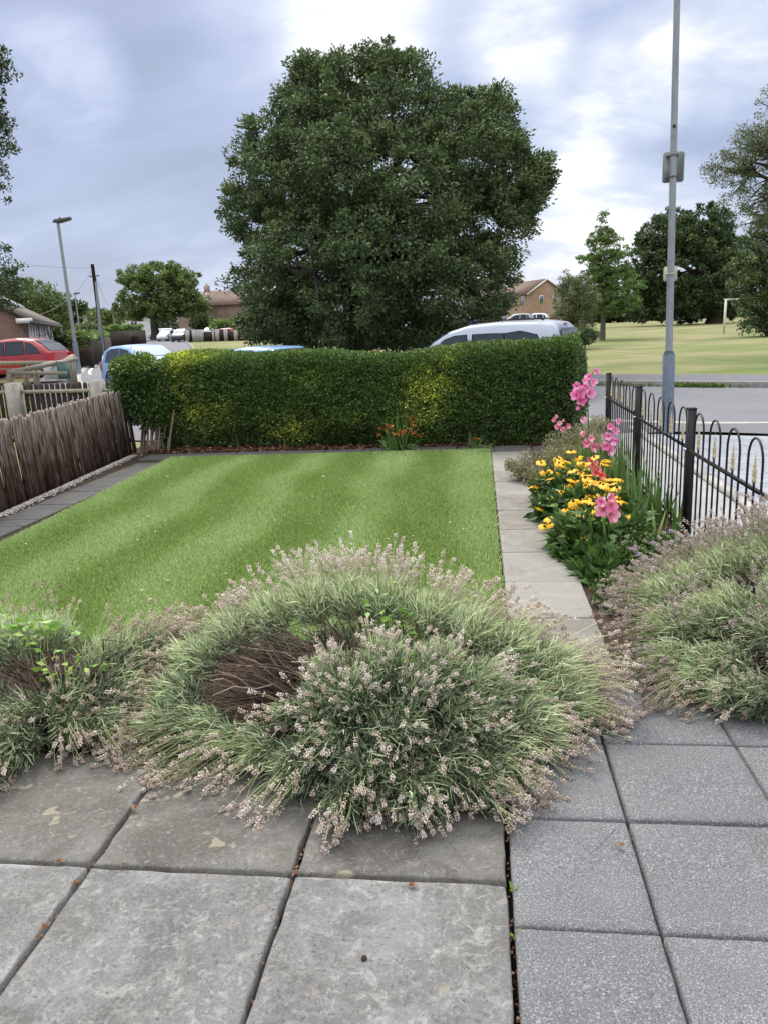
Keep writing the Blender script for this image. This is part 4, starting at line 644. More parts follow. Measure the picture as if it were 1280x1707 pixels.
def funnel(bb, c, d, R, r, v, mat_i=0):
    d = nrm(np.array(d, float)); a = nrm(np.cross(d, [.2, .1, 1])); b_ = np.cross(d, a); k = 6
    for i in range(k):
        t_ = i*2*np.pi/k+r.uniform(-.15, .15); o = math.cos(t_)*a+math.sin(t_)*b_; s_ = np.cross(o, d); t = np.array([0, .35, .7, 1.])[None, :, None]
        P = c-d*R*.9+d*R*1.3*t+o*R*1.0*t**1.6-d*.35*R*t**4+r.normal(0, R*.05, (1, 4, 3)); bb.strips(P, R*np.array([.12, .38, .48, .18]), s_[None], np.clip([v+r.normal(0, .27)], 0, 1), mat_i)
pinkm = mat('pink_petal', (0, 0, 0), rough=.5, attr=[(0, (.70, .12, .26)), (.4, (.84, .24, .40)), (.75, (.92, .42, .54)), (1, (.96, .72, .76))], trans=.3)
hotp = mat('hot_pink_petal', (0, 0, 0), rough=.5, attr=[(0, (.68, .10, .30)), (.4, (.86, .24, .50)), (.75, (.92, .42, .66)), (1, (.96, .70, .82))], trans=.3)
coral = mat('coral_petal', (0, 0, 0), rough=.5, attr=[(0, (.55, .03, .05)), (.5, (.76, .12, .14)), (1, (.86, .32, .30))], trans=.25)
def gladiolus(label, base, stalks, pm, lv, sd_):
    "stalks: (px, py_bottom, py_top, Y, blossoms, blossom radius)"
    r = np.random.default_rng(sd_); T = thing('gladiolus', base, label, 'flower', 'gladioli in the border by the railings'); lb = B(); blades(lb, base, lv[0], (lv[1]*.6, lv[1]*1.1), .014, lv[2], droop=.25, seed=sd_, r0=.05, v0=.62); 
    for (p0, y0, p1, y1, Y, nb_, R) in stalks:
        a = atY(p0, y0, Y); e_ = atY(p1, y1, Y-.05); st = [base+[0, 0, 0], base*.45+a*.55+[.01, 0, .03], a, e_]; lb.tubes([st], [.007, .006, .005, .003], 6, v=.55)
        for i in range(nb_):
            f = i/max(nb_-1, 1); c = a+(e_-a)*f; sd0 = (-1)**i; q = B(); funnel(q, c+np.array([sd0*R*.55, -R*.5, 0]), [sd0*.55, -1, .25], R*(1-.45*f), r, .55); q.build('flower', pm, T)
    lb.build('foliage', blade, T)
gladiolus('tall pink gladiolus with two flower stalks in front of the hedge end', G(985, 7.4), [(962, 665, 968, 635, 7.2, 5, .06), (978, 655, 988, 618, 7.2, 5, .055), (968, 700, 966, 680, 7.2, 2, .035)], hotp, (16, .5, .25), 1)
gladiolus('pink gladiolus spike against the black railings, second rail bay', G(1015, 6.9), [(1012, 750, 1024, 702, 6.8, 7, .052)], hotp, (40, .62, .32), 2)
gladiolus('coral red gladiolus spike leaning among the yellow flowers', G(1000, 6.2), [(998, 792, 985, 765, 5.95, 6, .036)], coral, (8, .4, .3), 3)
gladiolus('nearest gladiolus with open rosy flowers above the middle path', G(1020, 4.95), [(1012, 855, 1008, 828, 4.85, 5, .058)], pinkm, (8, .42, .5), 4)
gladiolus('slim salmon pink gladiolus bud leaning left by the hedge', G(945, 8.2), [(934, 716, 923, 694, 7.9, 5, .036), (944, 710, 941, 700, 7.9, 2, .03)], pinkm, (10, .4, .3), 5)
gladiolus('low pale pink gladiolus half hidden behind the sword leaves', G(985, 7.0), [(985, 745, 976, 722, 6.9, 4, .05)], pinkm, (30, .6, .35), 6)
def sword(label, px, Y, n, L, sd_, v0=.6, spread=.22):
    p = G(px, Y); bb = B(); blades(bb, p, n, (L*.6, L*1.1), .013, spread, droop=.25, seed=sd_, r0=.09, v0=v0); tag(bb.build('iris', blade, loc=p), label, 'plant', 'sword leaved plants by the railings')
sword('yellowish green sword leaves at the foot of the railings behind the yellow flowers', 1045, 6.6, 46, .55, 11)
sword('blue green sword leaves between the yellow flowers and the railings', 1088, 5.85, 60, .50, 12, .5)
sword('few upright sword leaves beside the third black fence post', 1125, 5.3, 14, .40, 13)
sword('two tall green blades rising out of the right lavender', 1172, 4.25, 5, .55, 14, .7, .12)
# airy seeding plant spilling on the path's far end
airy = leafmat('airy_leaf', [(0, (.10, .11, .05)), (.4, (.20, .22, .10)), (.75, (.38, .33, .20)), (1, (.72, .42, .40))], trans=.25)
def airy_plant(label, pts, base, sd_, n=1500):
    r = np.random.default_rng(sd_); T = thing('cranesbill', base, label, 'plant', 'airy seeding plants at the far end of the border'); bb = B(); sb = B()
    for (px, py, Y, rr) in pts:
        c = atY(px, py, Y); k = int(n*rr/.2); o3 = sph(k)*(r.random((k, 1))**.5)*rr; P = c+o3; P[:, 2] = np.maximum(P[:, 2], -.03); bb.leaves(P, sph(k)+[0, 0, .3], sph(k), r.uniform(.010, .028, k), r.uniform(.006, .014, k), np.clip(.35+.3*r.random(k)+.3*(r.random(k) > .88), 0, 1))
        k2 = int(90*rr/.2); e_ = P[:k2]; s0 = np.array(base)+np.c_[r.normal(0, .05, (k2, 2)), np.full(k2, .02)]; sb.tubes(np.stack([s0, (s0+e_)/2+r.normal(0, .02, (k2, 3))+[0, 0, .03], e_], 1), [.0025, .002, .0012], 3, v=.6)
    bb.build('foliage', airy, T); sb.build('stem', airy, T)
airy_plant('airy green plant with tiny pink seed heads under the tall gladiolus', [(930, 745, 7.7, .17), (960, 735, 7.7, .18), (990, 740, 7.6, .15), (945, 765, 7.3, .15), (975, 765, 7.2, .16), (915, 765, 7.4, .12), (1000, 710, 7.9, .12), (985, 715, 8, .14)], G(955, 7.6), 1)
airy_plant('low straw coloured plant spilling onto the right path', [(865, 785, 7.5, .12), (880, 770, 7.6, .13), (850, 775, 7.6, .07), (890, 795, 7.3, .12)], G(882, 7.6), 2)
# low scabious and mixed green between the yellow flowers and the lavender
mix = leafmat('mixed_green', [(0, (.02, .05, .015)), (.5, (.07, .13, .03)), (.85, (.18, .27, .06)), (1, (.5, .42, .25))], trans=.2)
bb = B(); T = thing('scabious', G(1080, 4.6), 'low green plant with small mauve flowers beside the lavender and railings', 'flowers')
for (px, py, Y, rr, n) in [(1060, 905, 4.9, .14, 900), (1090, 920, 4.8, .15, 1000), (1050, 935, 4.6, .13, 900), (1120, 915, 4.9, .12, 700), (1020, 985, 4.3, .12, 900), (1030, 1030, 4.0, .10, 700), (1010, 1010, 4.1, .08, 500), (1150, 930, 4.6, .1, 500)]:
    c = atY(px, py, Y); o3 = sph(n)*(rnd(n)[:, None]**.5)*rr; P = c+o3; P[:, 2] = np.maximum(P[:, 2], -.04); bb.leaves(P, sph(n)+[0, 0, .2], sph(n), rnd(n, .018, .04), rnd(n, .010, .02), np.clip(rnd(n)*.8+.2*(rnd(n) > .9), 0, 1))
bb.build('foliage', mix, T)
mauve = mat('mauve_petal', (.55, .36, .62), rough=.6, trans=.2); sb = B()
for px, py, Y in [(1090, 907, 4.6), (1055, 916, 4.5), (1062, 924, 4.45), (1040, 905, 4.6), (1105, 915, 4.5), (1120, 905, 4.55), (1118, 886, 4.9), (1030, 818, 5.8), (1033, 826, 5.8), (1075, 930, 4.4), (990, 1041, 3.8), (1145, 905, 4.4)]:
    c = atY(px, py, Y); q = B(); n = 26; q.leaves(c+sph(n)*.008, sph(n)*[1, 1, .5]+[0, -.2, .4], sph(n), rnd(n, .010, .018), rnd(n, .008, .011)); q.build('flower', mauve, T); g0 = np.array([c[0], c[1], -.05]); sb.tubes([[g0, (g0+c)/2+[.01, 0, 0], c]], .0018, 4)
sb.build('stem', gst, T)
# ------------------------------------------------------------------ bow topped railings
blk = mat('black_paint', (.010, .010, .011), rough=.5, spec=.3, bump=.15, bscale=90, speck=[(38, .70, (.16, .13, .10), .04)])
gold = mat('faded_gold', (.60, .52, .32), rough=.5, metal=.25, var=.25, vscale=60)
PY = [8.93, 7.08, 5.24, 3.40, 1.56]; FX = [1.43, 1.395, 1.37, 1.345, 1.32]; ZB = -.06
RT = thing('railing_fence', (1.38, 5.2, ZB), 'black bow topped metal railings with gold spikes along the side path', 'fence')
for i in range(5):
    bb = B(); h = .925; bb.box((FX[i], PY[i], ZB+h/2), (.052, .052, h)); bb.box((FX[i], PY[i], ZB+h+.002), (.056, .056, .008)); pst = bb.build('post', blk, RT)
    bb = B()
    for z in (.655, .10): bb.tubes([[[FX[i]-.04, PY[i], ZB+z], [FX[i]-.030, PY[i], ZB+z], [FX[i]-.022, PY[i], ZB+z]]], [.004, .010, .010], 8, cap=True)
    bb.build('bolt', mat('zinc', (.5, .5, .5), rough=.4, metal=.8) if i == 0 else bpy.data.materials['zinc'], pst)
fin_me = None
for i in range(4):
    bb = B(); x0, x1, y0, y1 = FX[i], FX[i+1], PY[i]-.03, PY[i+1]+.03; L = y0-y1; fx = lambda y: x0+(x1-x0)*(y0-y)/L
    for z in (.655, .10): bb.box(((x0+x1)/2, (y0+y1)/2, ZB+z), (.010, L, .022))
    nh = 5; pit = L/nh; hw = .105; fins = []
    for k in range(nh):
        yc = y0-pit*(k+.5); th = np.linspace(0, np.pi, 13); arc = [[fx(yc), yc+hw*math.cos(a), ZB+.80+.115*math.sin(a)] for a in th]
        P = [[fx(yc), yc+hw, ZB+.03], [fx(yc), yc+hw, ZB+.5]]+arc+[[fx(yc), yc-hw, ZB+.5], [fx(yc), yc-hw, ZB+.03]]; bb.tubes([P], .0062, 7)
        bb.tubes([[[fx(yc), yc, ZB+.03], [fx(yc), yc, ZB+.4], [fx(yc), yc, ZB+.695]]], .0062, 7); fins.append(yc)
        if k < nh: bb.tubes([[[fx(yc), yc-pit/2, ZB+.03], [fx(yc), yc-pit/2, ZB+.4], [fx(yc), yc-pit/2, ZB+.655]]], .0058, 6) if False else None
    pn = bb.build('panel', blk, RT)
    for yc in fins:
        if fin_me is None:
            q = B(); q.lathe([(.001, 0), (.011, .0), (.012, .018), (.007, .024), (.013, .036), (.008, .048), (.014, .058), (.006, .070), (.009, .078), (.006, .10), (.0005, .155)], (0, 0, 0), 10); o = q.build('finial', gold, pn, smooth=True, local=True); fin_me = o.data
        else: o = bpy.data.objects.new('finial', fin_me); COL.objects.link(o); o.parent = pn
        o.location = (fx(yc)-RT.location[0]-(pn.location[0]), yc-RT.location[1], .690)
# ------------------------------------------------------------------ leaning board fence on the left
fw = bpy.data.materials.new('weathered_fence'); fw.use_nodes = True; t = fw.node_tree; bs = t.nodes['Principled BSDF']; bs.inputs['Roughness'].default_value = .9; bs.inputs['Specular IOR Level'].default_value = .15
a = t.nodes.new('ShaderNodeAttribute'); a.attribute_name = 'v'; r_ = t.nodes.new('ShaderNodeValToRGB'); t.links.new(a.outputs['Fac'], r_.inputs[0]); ramp(r_, [(0, (.040, .020, .015)), (.5, (.085, .042, .030)), (1, (.15, .09, .065))])
tcn = t.nodes.new('ShaderNodeTexCoord'); mpn = t.nodes.new('ShaderNodeMapping'); t.links.new(tcn.outputs['Object'], mpn.inputs[0]); mpn.inputs['Scale'].default_value = (1, 1, .05)
n_ = noise(75, 5, .6, 0, mpn.outputs[0], t); sx = t.nodes.new('ShaderNodeSeparateXYZ'); t.links.new(tcn.outputs['Object'], sx.inputs[0])
hz = mth('MULTIPLY', sx.outputs[2], .16, tree=t); f_ = mth('ADD', n_.outputs[0], hz, tree=t); g_ = t.nodes.new('ShaderNodeMapRange'); t.links.new(f_, g_.inputs[0]); g_.inputs[1].default_value = .55; g_.inputs[2].default_value = .72
m_ = t.nodes.new('ShaderNodeMix'); m_.data_type = 'RGBA'; t.links.new(g_.outputs[0], m_.inputs['Factor']); t.links.new(r_.outputs[0], m_.inputs['A']); m_.inputs['B'].default_value = (.44, .385, .345, 1); t.links.new(m_.outputs['Result'], bs.inputs['Base Color'])
bn = t.nodes.new('ShaderNodeBump'); bn.inputs['Strength'].default_value = .8; bn.inputs['Distance'].default_value = .006; t.links.new(n_.outputs[0], bn.inputs['Height']); t.links.new(bn.outputs[0], bs.inputs['Normal'])
FA, FBq = np.array([-4.19, 2.4]), np.array([-4.80, 10.25]); fd = (FBq-FA)/np.linalg.norm(FBq-FA); fn = np.array([fd[1], -fd[0]]); FL = np.linalg.norm(FBq-FA)
LT = thing('board_fence', (*((FA+FBq)/2), -.06), 'dark weathered close board fence with round topped boards, leaning, left of the lawn', 'fence')
bb = B(); r = np.random.default_rng(12); s = 0.; nb_ = 0
while s < FL:
    wd = r.uniform(.076, .086); c = FA+fd*s; h = .86+r.normal(0, .010)+.02*math.sin(s*1.1); ln_ = -.055+r.normal(0, .006); tw = r.normal(0, .03); k = 8; o_ = (nb_ % 2)*.010+r.normal(0, .002)
    arc = [(-wd/2, 0), (-wd/2, h-.035)]+[(-wd/2*math.cos(a), h-.035+.035*math.sin(a)) for a in np.linspace(.35, math.pi-.35, 5)]+[(wd/2, h-.035), (wd/2, 0)]
    poly = [[c[0]+fd[0]*u_+fn[0]*(o_+ln_*z_+u_*tw), c[1]+fd[1]*u_+fn[1]*(o_+ln_*z_+u_*tw), z_-.06] for u_, z_ in arc]; poly = np.array(poly); poly[:, 0] += fd[0]*poly[:, 2]*.02; bb.prism(poly, (0, 0, 0), (-fn[0]*.014, -fn[1]*.014, 0), v=r.uniform(0, 1)); s += wd*1.03; nb_ += 1
bb.build('board_panel', fw, LT)
bb = B()
for z in (.18, .62): a_ = np.array([*(FA-fn*(.035+.055*z)), z-.06]); c_ = np.array([*(FBq-fn*(.035+.055*z)), z-.06]); bb.bar(a_, c_, .035, .05, .3)
bb.build('rail', fw, LT)
# ------------------------------------------------------------------ neighbours' picket fence behind it
gw = mat('grey_timber', (0, 0, 0), rough=.9, attr=[(0, (.10, .085, .06)), (.5, (.22, .195, .15)), (1, (.34, .31, .25))], bump=.6, bscale=60, var=.3, vscale=14, vscale3=(1, 1, .3))
pk = mat('dark_picket', (.045, .033, .028), rough=.9, bump=.5, bscale=60, var=.4, vscale=14)
cpost = mat('concrete_post', (.30, .285, .25), rough=.95, bump=.7, bscale=60, var=.2, vscale=12, speck=[(40, .58, (.44, .43, .36), .1), (26, .66, (.42, .40, .20), .05)])
def picket(name, label, A, Bp, h, pw, gap, rails, posts, m_face, m_rail, z0, railside, group=None, post_h=None, round_=True, seed=1):
    A = np.array(A, float); Bp = np.array(Bp, float); d = (Bp-A)/np.linalg.norm(Bp-A); nn_ = np.array([d[1], -d[0]])*railside; L = np.linalg.norm(Bp-A); r = np.random.default_rng(seed)
    T = thing(name, (*((A+Bp)/2), z0((A[0]+Bp[0])/2, (A[1]+Bp[1])/2)), label, 'fence', group); bb = B(); s = pw/2
    while s < L:
        c = A+d*s; g0 = z0(*c); hh = h+r.normal(0, .006); sh = pw/2; arc = [(-sh, .04), (-sh, hh-sh*1.1), (-sh*.75, hh-sh*.4), (0, hh), (sh*.75, hh-sh*.4), (sh, hh-sh*1.1), (sh, .04)]
        poly = [[c[0]+d[0]*u_, c[1]+d[1]*u_, g0+z_] for u_, z_ in arc]; bb.prism(poly, (0, 0, 0), (-nn_[0]*.018, -nn_[1]*.018, 0), v=r.uniform(0, 1)); s += pw+gap
    bb.build('pickets', m_face, T); 
    for zr in rails:
        q = B(); k = max(2, int(L/2)); 
        for i in range(k): a_ = A+d*L*i/k+nn_*.02; c_ = A+d*L*(i+1)/k+nn_*.02; q.bar([*a_, z0(*a_)+zr], [*c_, z0(*c_)+zr], .04, .055, r.uniform(.5, 1))
        q.build('rail', m_rail, T)
    for sp, mp_, wd in posts:
        c = A+d*sp+nn_*.07; q = B(); g0 = z0(*c); ph = post_h or h; q.box((c[0], c[1], g0+ph/2), (wd, wd, ph), M=np.array([[d[0], nn_[0], 0], [d[1], nn_[1], 0], [0, 0, 1.]])); q.build('post', mp_, T)
    return T
zf_ = lambda x, y: -.06
pA, pB = atY(-420, 640, 13.2)[:2], atY(205, 640, 11.35)[:2]
picket('picket_fence', 'grey rail picket fence with pale concrete post behind the board fence', pA, pB, .93, .074, .034, [.80, .30], [(.9, cpost, .17), (2.8, cpost, .17), (4.65, cpost, .17), (6.46, cpost, .19), (8.10, cpost, .15)], pk, gw, zf_, 1, post_h=.95)
# low timber knee rails and a service cabinet beyond
def hz(x, y): return float(HT(x, y))
KT = thing('knee_rail', (*atY(60, 600, 24)[:2], hz(-14, 24)), 'low sagging rail of thick grey timber in front of the red car', 'fence'); bb = B()
for (p0, y0, p1, y1, Y0, Y1, th) in [(-60, 606, 112, 604, 25, 24.2, .13), (-60, 616, 112, 614, 25.1, 24.3, .05), (14, 621, 128, 598, 20.5, 24.5, .12), (16, 622, 112, 622, 20.5, 21, .10), (108, 603, 122, 594, 24, 25.5, .14)]:
    a_, c_ = atY(p0, y0, Y0), atY(p1, y1, Y1); bb.bar(a_, c_, th, th, .7)
bb.build('rail', gw, KT)
for px, py, Y in [(16, 622, 20.5), (112, 604, 24.3), (40, 606, 24.6), (58, 612, 22.2), (120, 598, 25), (116, 600, 24.7)]:
    c = atY(px, py, Y); q = B(); g0 = hz(c[0], c[1])-.05; q.box((c[0], c[1], (g0+c[2])/2), (.13, .13, c[2]-g0)); q.build('post', gw, KT)
c = atY(90, 612, 23.2); CT = thing('service_cabinet', (c[0], c[1], hz(c[0], c[1])), 'pale grey and green street cabinet beside the low timber rails', 'cabinet')
cabw = mat('cabinet_white', (.55, .56, .58), rough=.6, var=.08, vscale=4); cabg = mat('cabinet_green', (.10, .17, .14), rough=.6, var=.2, vscale=4)
def cabbox(x0, x1, y0, y1, m, nm, dy=0):
    a_ = atY(x0, y1, 23.2); b_ = atY(x1, y0, 23.2); q = B(); q.box(((a_[0]+b_[0])/2, 23.2+dy, (a_[2]+b_[2])/2), (b_[0]-a_[0], .35, b_[2]-a_[2])); return q.build(nm, m, CT)
cabbox(80, 98, 603, 632, cabw, 'door'); cabbox(98.3, 110, 604, 632, cabg, 'body', .01); cabbox(79.5, 110.5, 601, 602.8, cabw, 'lid', -.01); 
q = B(); a_ = atY(82, 607, 23.02); q.box(a_+[.12, -.02, 0], (.22, .01, .04)); q.build('label_plate', mat('dark_plate', (.08, .08, .09)), CT)
# dark pickets further up the street
def pf(name, label, p0, p1, Y0, Y1, h, **kw):
    A_ = atY(p0, 580, Y0)[:2]; B2 = atY(p1, 580, Y1)[:2]; return picket(name, label, A_, B2, h, .10, .06, [h*.8], [(0.05, pk, .12), (np.linalg.norm(A_-B2)-.05, pk, .12)], pk, pk, hz, -1, post_h=h+.03, group='dark picket fences up the street', **kw)
pf('picket_fence', 'dark brown picket fence running across behind the red car', 100, 150, 43, 41, 1.12, seed=2)
pf('picket_fence', 'dark brown picket fence receding to the telegraph pole', 150.5, 168, 41.1, 52, 1.12, seed=3)
pf('picket_fence', 'short dark fence below the far clipped hedges', 200, 234, 92, 88, 1.05, seed=4)
# far garden hedges
def box_hedge(label, p0, p1, Y0, Y1, h, d, n, ls, sd_, lm):
    A_ = atY(p0, 575, Y0); B2 = atY(p1, 575, Y1); r = np.random.default_rng(sd_); u_ = r.random(n); P = A_[None]*(1-u_[:, None])+B2[None]*u_[:, None]; g0 = HT(P[:, 0], P[:, 1]); hh = h*(1+.08*np.sin(u_*17+sd_)); f_ = r.random(n)
    zz = np.where(f_ < .65, r.random(n), 1.)*hh; dy = np.where(f_ < .65, -d/2, r.uniform(-.5, .5, n)*d); P = np.c_[P[:, 0]+r.normal(0, .05, n), P[:, 1]+dy+r.normal(0, .08, n), g0+zz+r.normal(0, .05, n)]
    bb = B(); bb.leaves(P, sph(n)+[0, -.3, .4], sph(n), ls*r.uniform(.7, 1.3, n), ls*.6, np.clip(.45+.25*(f_ > .65)+r.normal(0, .15, n), 0, 1)); m_ = (A_+B2)/2; m_[2] = hz(m_[0], m_[1]); T = thing('hedge', m_, label, 'hedge', 'clipped garden hedges up the street'); bb.build('foliage', lm, T)
    q = B(); q.bar([A_[0], A_[1], hz(A_[0], A_[1])+h*.42], [B2[0], B2[1], hz(B2[0], B2[1])+h*.42], d*.7, h*.8); q.build('dark_core', twig, T)  # one dark block in place of the shaded hedge interior
box_hedge('dark green hedge behind the dark picket fence by the red car', 98, 152, 46, 44, 1.75, 1.0, 5000, .20, 1, oakm)
box_hedge('lighter green hedge behind the receding picket fence', 150, 178, 45, 58, 1.6, 1.0, 4000, .20, 2, lite)
box_hedge('long pale green hedge reaching the round oak', 176, 240, 84, 92, 2.0, 1.2, 5000, .3, 3, lite)
# ------------------------------------------------------------------ lamp posts and poles
galv = mat('galvanised_steel', (.30, .32, .34), rough=.55, metal=.35, var=.22, vscale=5, vscale3=(4, 4, 1), speck=[(14, .66, (.16, .17, .17), .05), (3, .6, (.22, .225, .235), .2)])
galvb = mat('painted_base', (.155, .19, .235), rough=.6, var=.2, vscale=6, speck=[(9, .62, (.26, .29, .32), .1), (30, .68, (.05, .06, .07), .04)])
lampm = mat('lantern_grey', (.10, .10, .10), rough=.5)
def lamp(label, b0, t0, Y, zbase_top, rb, rt, head=True, base_ext=.2):
    b_, t_ = atY(*b0, Y), atY(*t0, Y); d = (t_-b_)/np.linalg.norm(t_-b_); T = thing('lamp_post', b_, label, 'lamp post', 'street lamp posts'); H_ = np.linalg.norm(t_-b_)
    q = B(); q.tubes([[b_-d*base_ext, b_+d*(zbase_top*.5), b_+d*zbase_top, b_+d*(zbase_top+.06)]], [rb, rb, rb, rt*1.05], 20, cap=True); o = q.build('base_section', galvb, T, smooth=True)
    q = B(); q.tubes([np.array([b_+d*(zbase_top+.04)+(t_-b_-d*zbase_top)*f for f in np.linspace(0, 1, 6)])], np.linspace(rt, rt*.78, 6), 18); q.build('pole', galv, T, smooth=True)
    if head:
        q = B(); k = rt*1.2; q.prism([[t_[0]-.22*1., t_[1]-.12, t_[2]+.0], [t_[0]-.10, t_[1]-.14, t_[2]+.13], [t_[0]+.30, t_[1]-.10, t_[2]+.16], [t_[0]+.62, t_[1]-.05, t_[2]+.20], [t_[0]+.58, t_[1]-.05, t_[2]+.08], [t_[0]+.1, t_[1]-.12, t_[2]-.04]], (0, 0, 0), (0, .26, 0)); q.build('lantern', lampm, T)
        q = B(); q.lathe([(.001, 0), (.05, 0), (.05, .07), (.001, .10)], t_+[.12, 0, .14], 8); q.build('photocell', lampm, T)
    return T, b_, t_, d
T, b_, t_, d = lamp('tall grey lamp post with sign plates beyond the black railings', (1111.5, 728), (1129.5, -60), 10.62, 1.07, .078, .046, head=False)
def on(py): f = (728-py)/788.; return b_+(t_-b_)*f
q = B(); h0 = on(150+37); 
for yy in (188,): q.add(*(lambda c: (np.array([[math.cos(a)*.022, 0, math.sin(a)*.022] for a in np.arange(12)*np.pi/6])+c, [list(range(11, -1, -1))]))(on(yy)+[-.008, -.042, 0]))
q.build('cap_hole', mat('hole_brown', (.05, .035, .02)), T)
q = B(); q.bar(on(672)+[-.06, -.0795, 0], on(672)+[.06, -.0795, 0], .004, .006); q.bar(on(700)+[0, -.079, -.12], on(700)+[0, -.079, .22], .003, .003, up=(0, 1, 0)); q.build('access_door', lampm, T)
alu = mat('sign_back', (.20, .21, .215), rough=.55, metal=.3, var=.35, vscale=7, speck=[(5, .55, (.13, .125, .11), .3)]); rim = mat('sign_rim', (.44, .46, .47), rough=.5, metal=.4); ylw = mat('yellowed_sign', (.52, .52, .40), rough=.6, var=.2, vscale=12, speck=[(22, .62, (.30, .27, .18), .1)])
def plate(x0, y0, x1, y1, mt, rimm, label, tilt=0, straps=2, notch=False):
    Yp = 10.62+.075; a_ = atY(x0, y1, Yp); c_ = atY(x1, y0, Yp); cc = (a_+c_)/2; wd, hh = (c_[0]-a_[0])/2, (c_[2]-a_[2])/2; PT = thing('sign_plate', cc, label, 'sign', 'sign plates strapped to the lamp post'); rr = .03
    def outl(s_): return [[cc[0]+sx_*(wd*s_-rr)+rr*math.cos(a)*1., Yp, cc[2]+sz_*(hh*s_-rr)+rr*math.sin(a)] for sx_, sz_, a0 in ((1, 1, 0), (-1, 1, 90), (-1, -1, 180), (1, -1, 270)) for a in np.radians(np.arange(a0, a0+91, 30))]
    q = B(); q.prism(outl(1.0), (0, 0, 0), (0, .003, 0)); q.build('rim', rimm, PT); q = B(); q.prism(outl(.955), (0, -.002, 0), (0, -.0005, 0)); q.build('back_panel', mt, PT)
    for f in ((.16, .84) if straps == 2 else (.5,)):
        z_ = cc[2]-hh+2*hh*f; xm = b_[0]+(t_[0]-b_[0])*((z_-b_[2])/(t_[2]-b_[2])); q = B(); q.box((xm, Yp-.012, z_), (wd*1.15, .018, .028)); q.tubes([[[xm+.052*math.cos(a), 10.62-.052*math.sin(a), z_] for a in np.linspace(-.3, math.pi+.3, 14)]], .007, 5); q.build('bracket', lampm if straps == 2 else rimm, PT)
plate(1103, 250, 1141.5, 305, alu, rim, 'grey back of the larger rectangular sign plate high on the tall lamp post')
plate(1105, 443, 1129, 469.5, ylw, ylw, 'yellowed small square plate lower on the tall lamp post', straps=1)
lamp('leaning tall grey street lamp on the left beside the service cabinet', (132, 622), (96.5, 370), 36, 1.45, .12, .085)
lamp('thin distant street lamp between the tall lamp and the telegraph pole', (134, 556), (125, 490), 95, 1.4, .11, .08)
T, *_ = lamp('grey post standing against the foot of the telegraph pole', (170.5, 583), (160, 470), 50, 1.5, .13, .09, head=False)
def pole(label, b0, t0, Y, r0, r1, arm=None):
    b_, t_ = atY(*b0, Y), atY(*t0, Y); T = thing('telegraph_pole', b_, label, 'pole', 'telegraph poles'); q = B(); q.tubes([[b_-[0, 0, .3], (b_+t_)/2, t_]], [r0, (r0+r1)/2, r1], 12, cap=True); q.build('pole', twig if arm else gw, T)
    if arm: c = atY(*arm, Y); q = B(); q.bar(c-[.35, 0, 0], c+[.35, 0, .02], .08, .08); q.build('crossbar', gw, T)
    return t_
tp = pole('dark telegraph pole with a short crossbar on the left', (173, 584), (154, 440), 50.6, .15, .11, arm=(157, 460))
tp2 = pole('pale wooden pole standing by the far hedge', (193, 556), (187, 512), 100, .14, .10)
def wire(label, a_, c_, sag, r0):
    t = np.linspace(0, 1, 14)[:, None]; P = np.array(a_)*(1-t)+np.array(c_)*t-np.array([0, 0, 1.])*sag*4*t*(1-t); q = B(); q.tubes([P], r0, 4); tag(q.build('overhead_wire', lampm, loc=P[0]), label, 'wire', 'overhead telephone wires')
wire('overhead wire from the telegraph pole to the left edge', tp-[0, 0, .2], atY(-60, 420, 44), .3, .012); wire('overhead wire dropping from the telegraph pole to the bungalow', tp-[0, 0, .3], atY(66, 524, 44), .5, .012); wire('overhead wire from the telegraph pole to the far wooden pole', tp-[0, 0, .3], tp2, .8, .014)
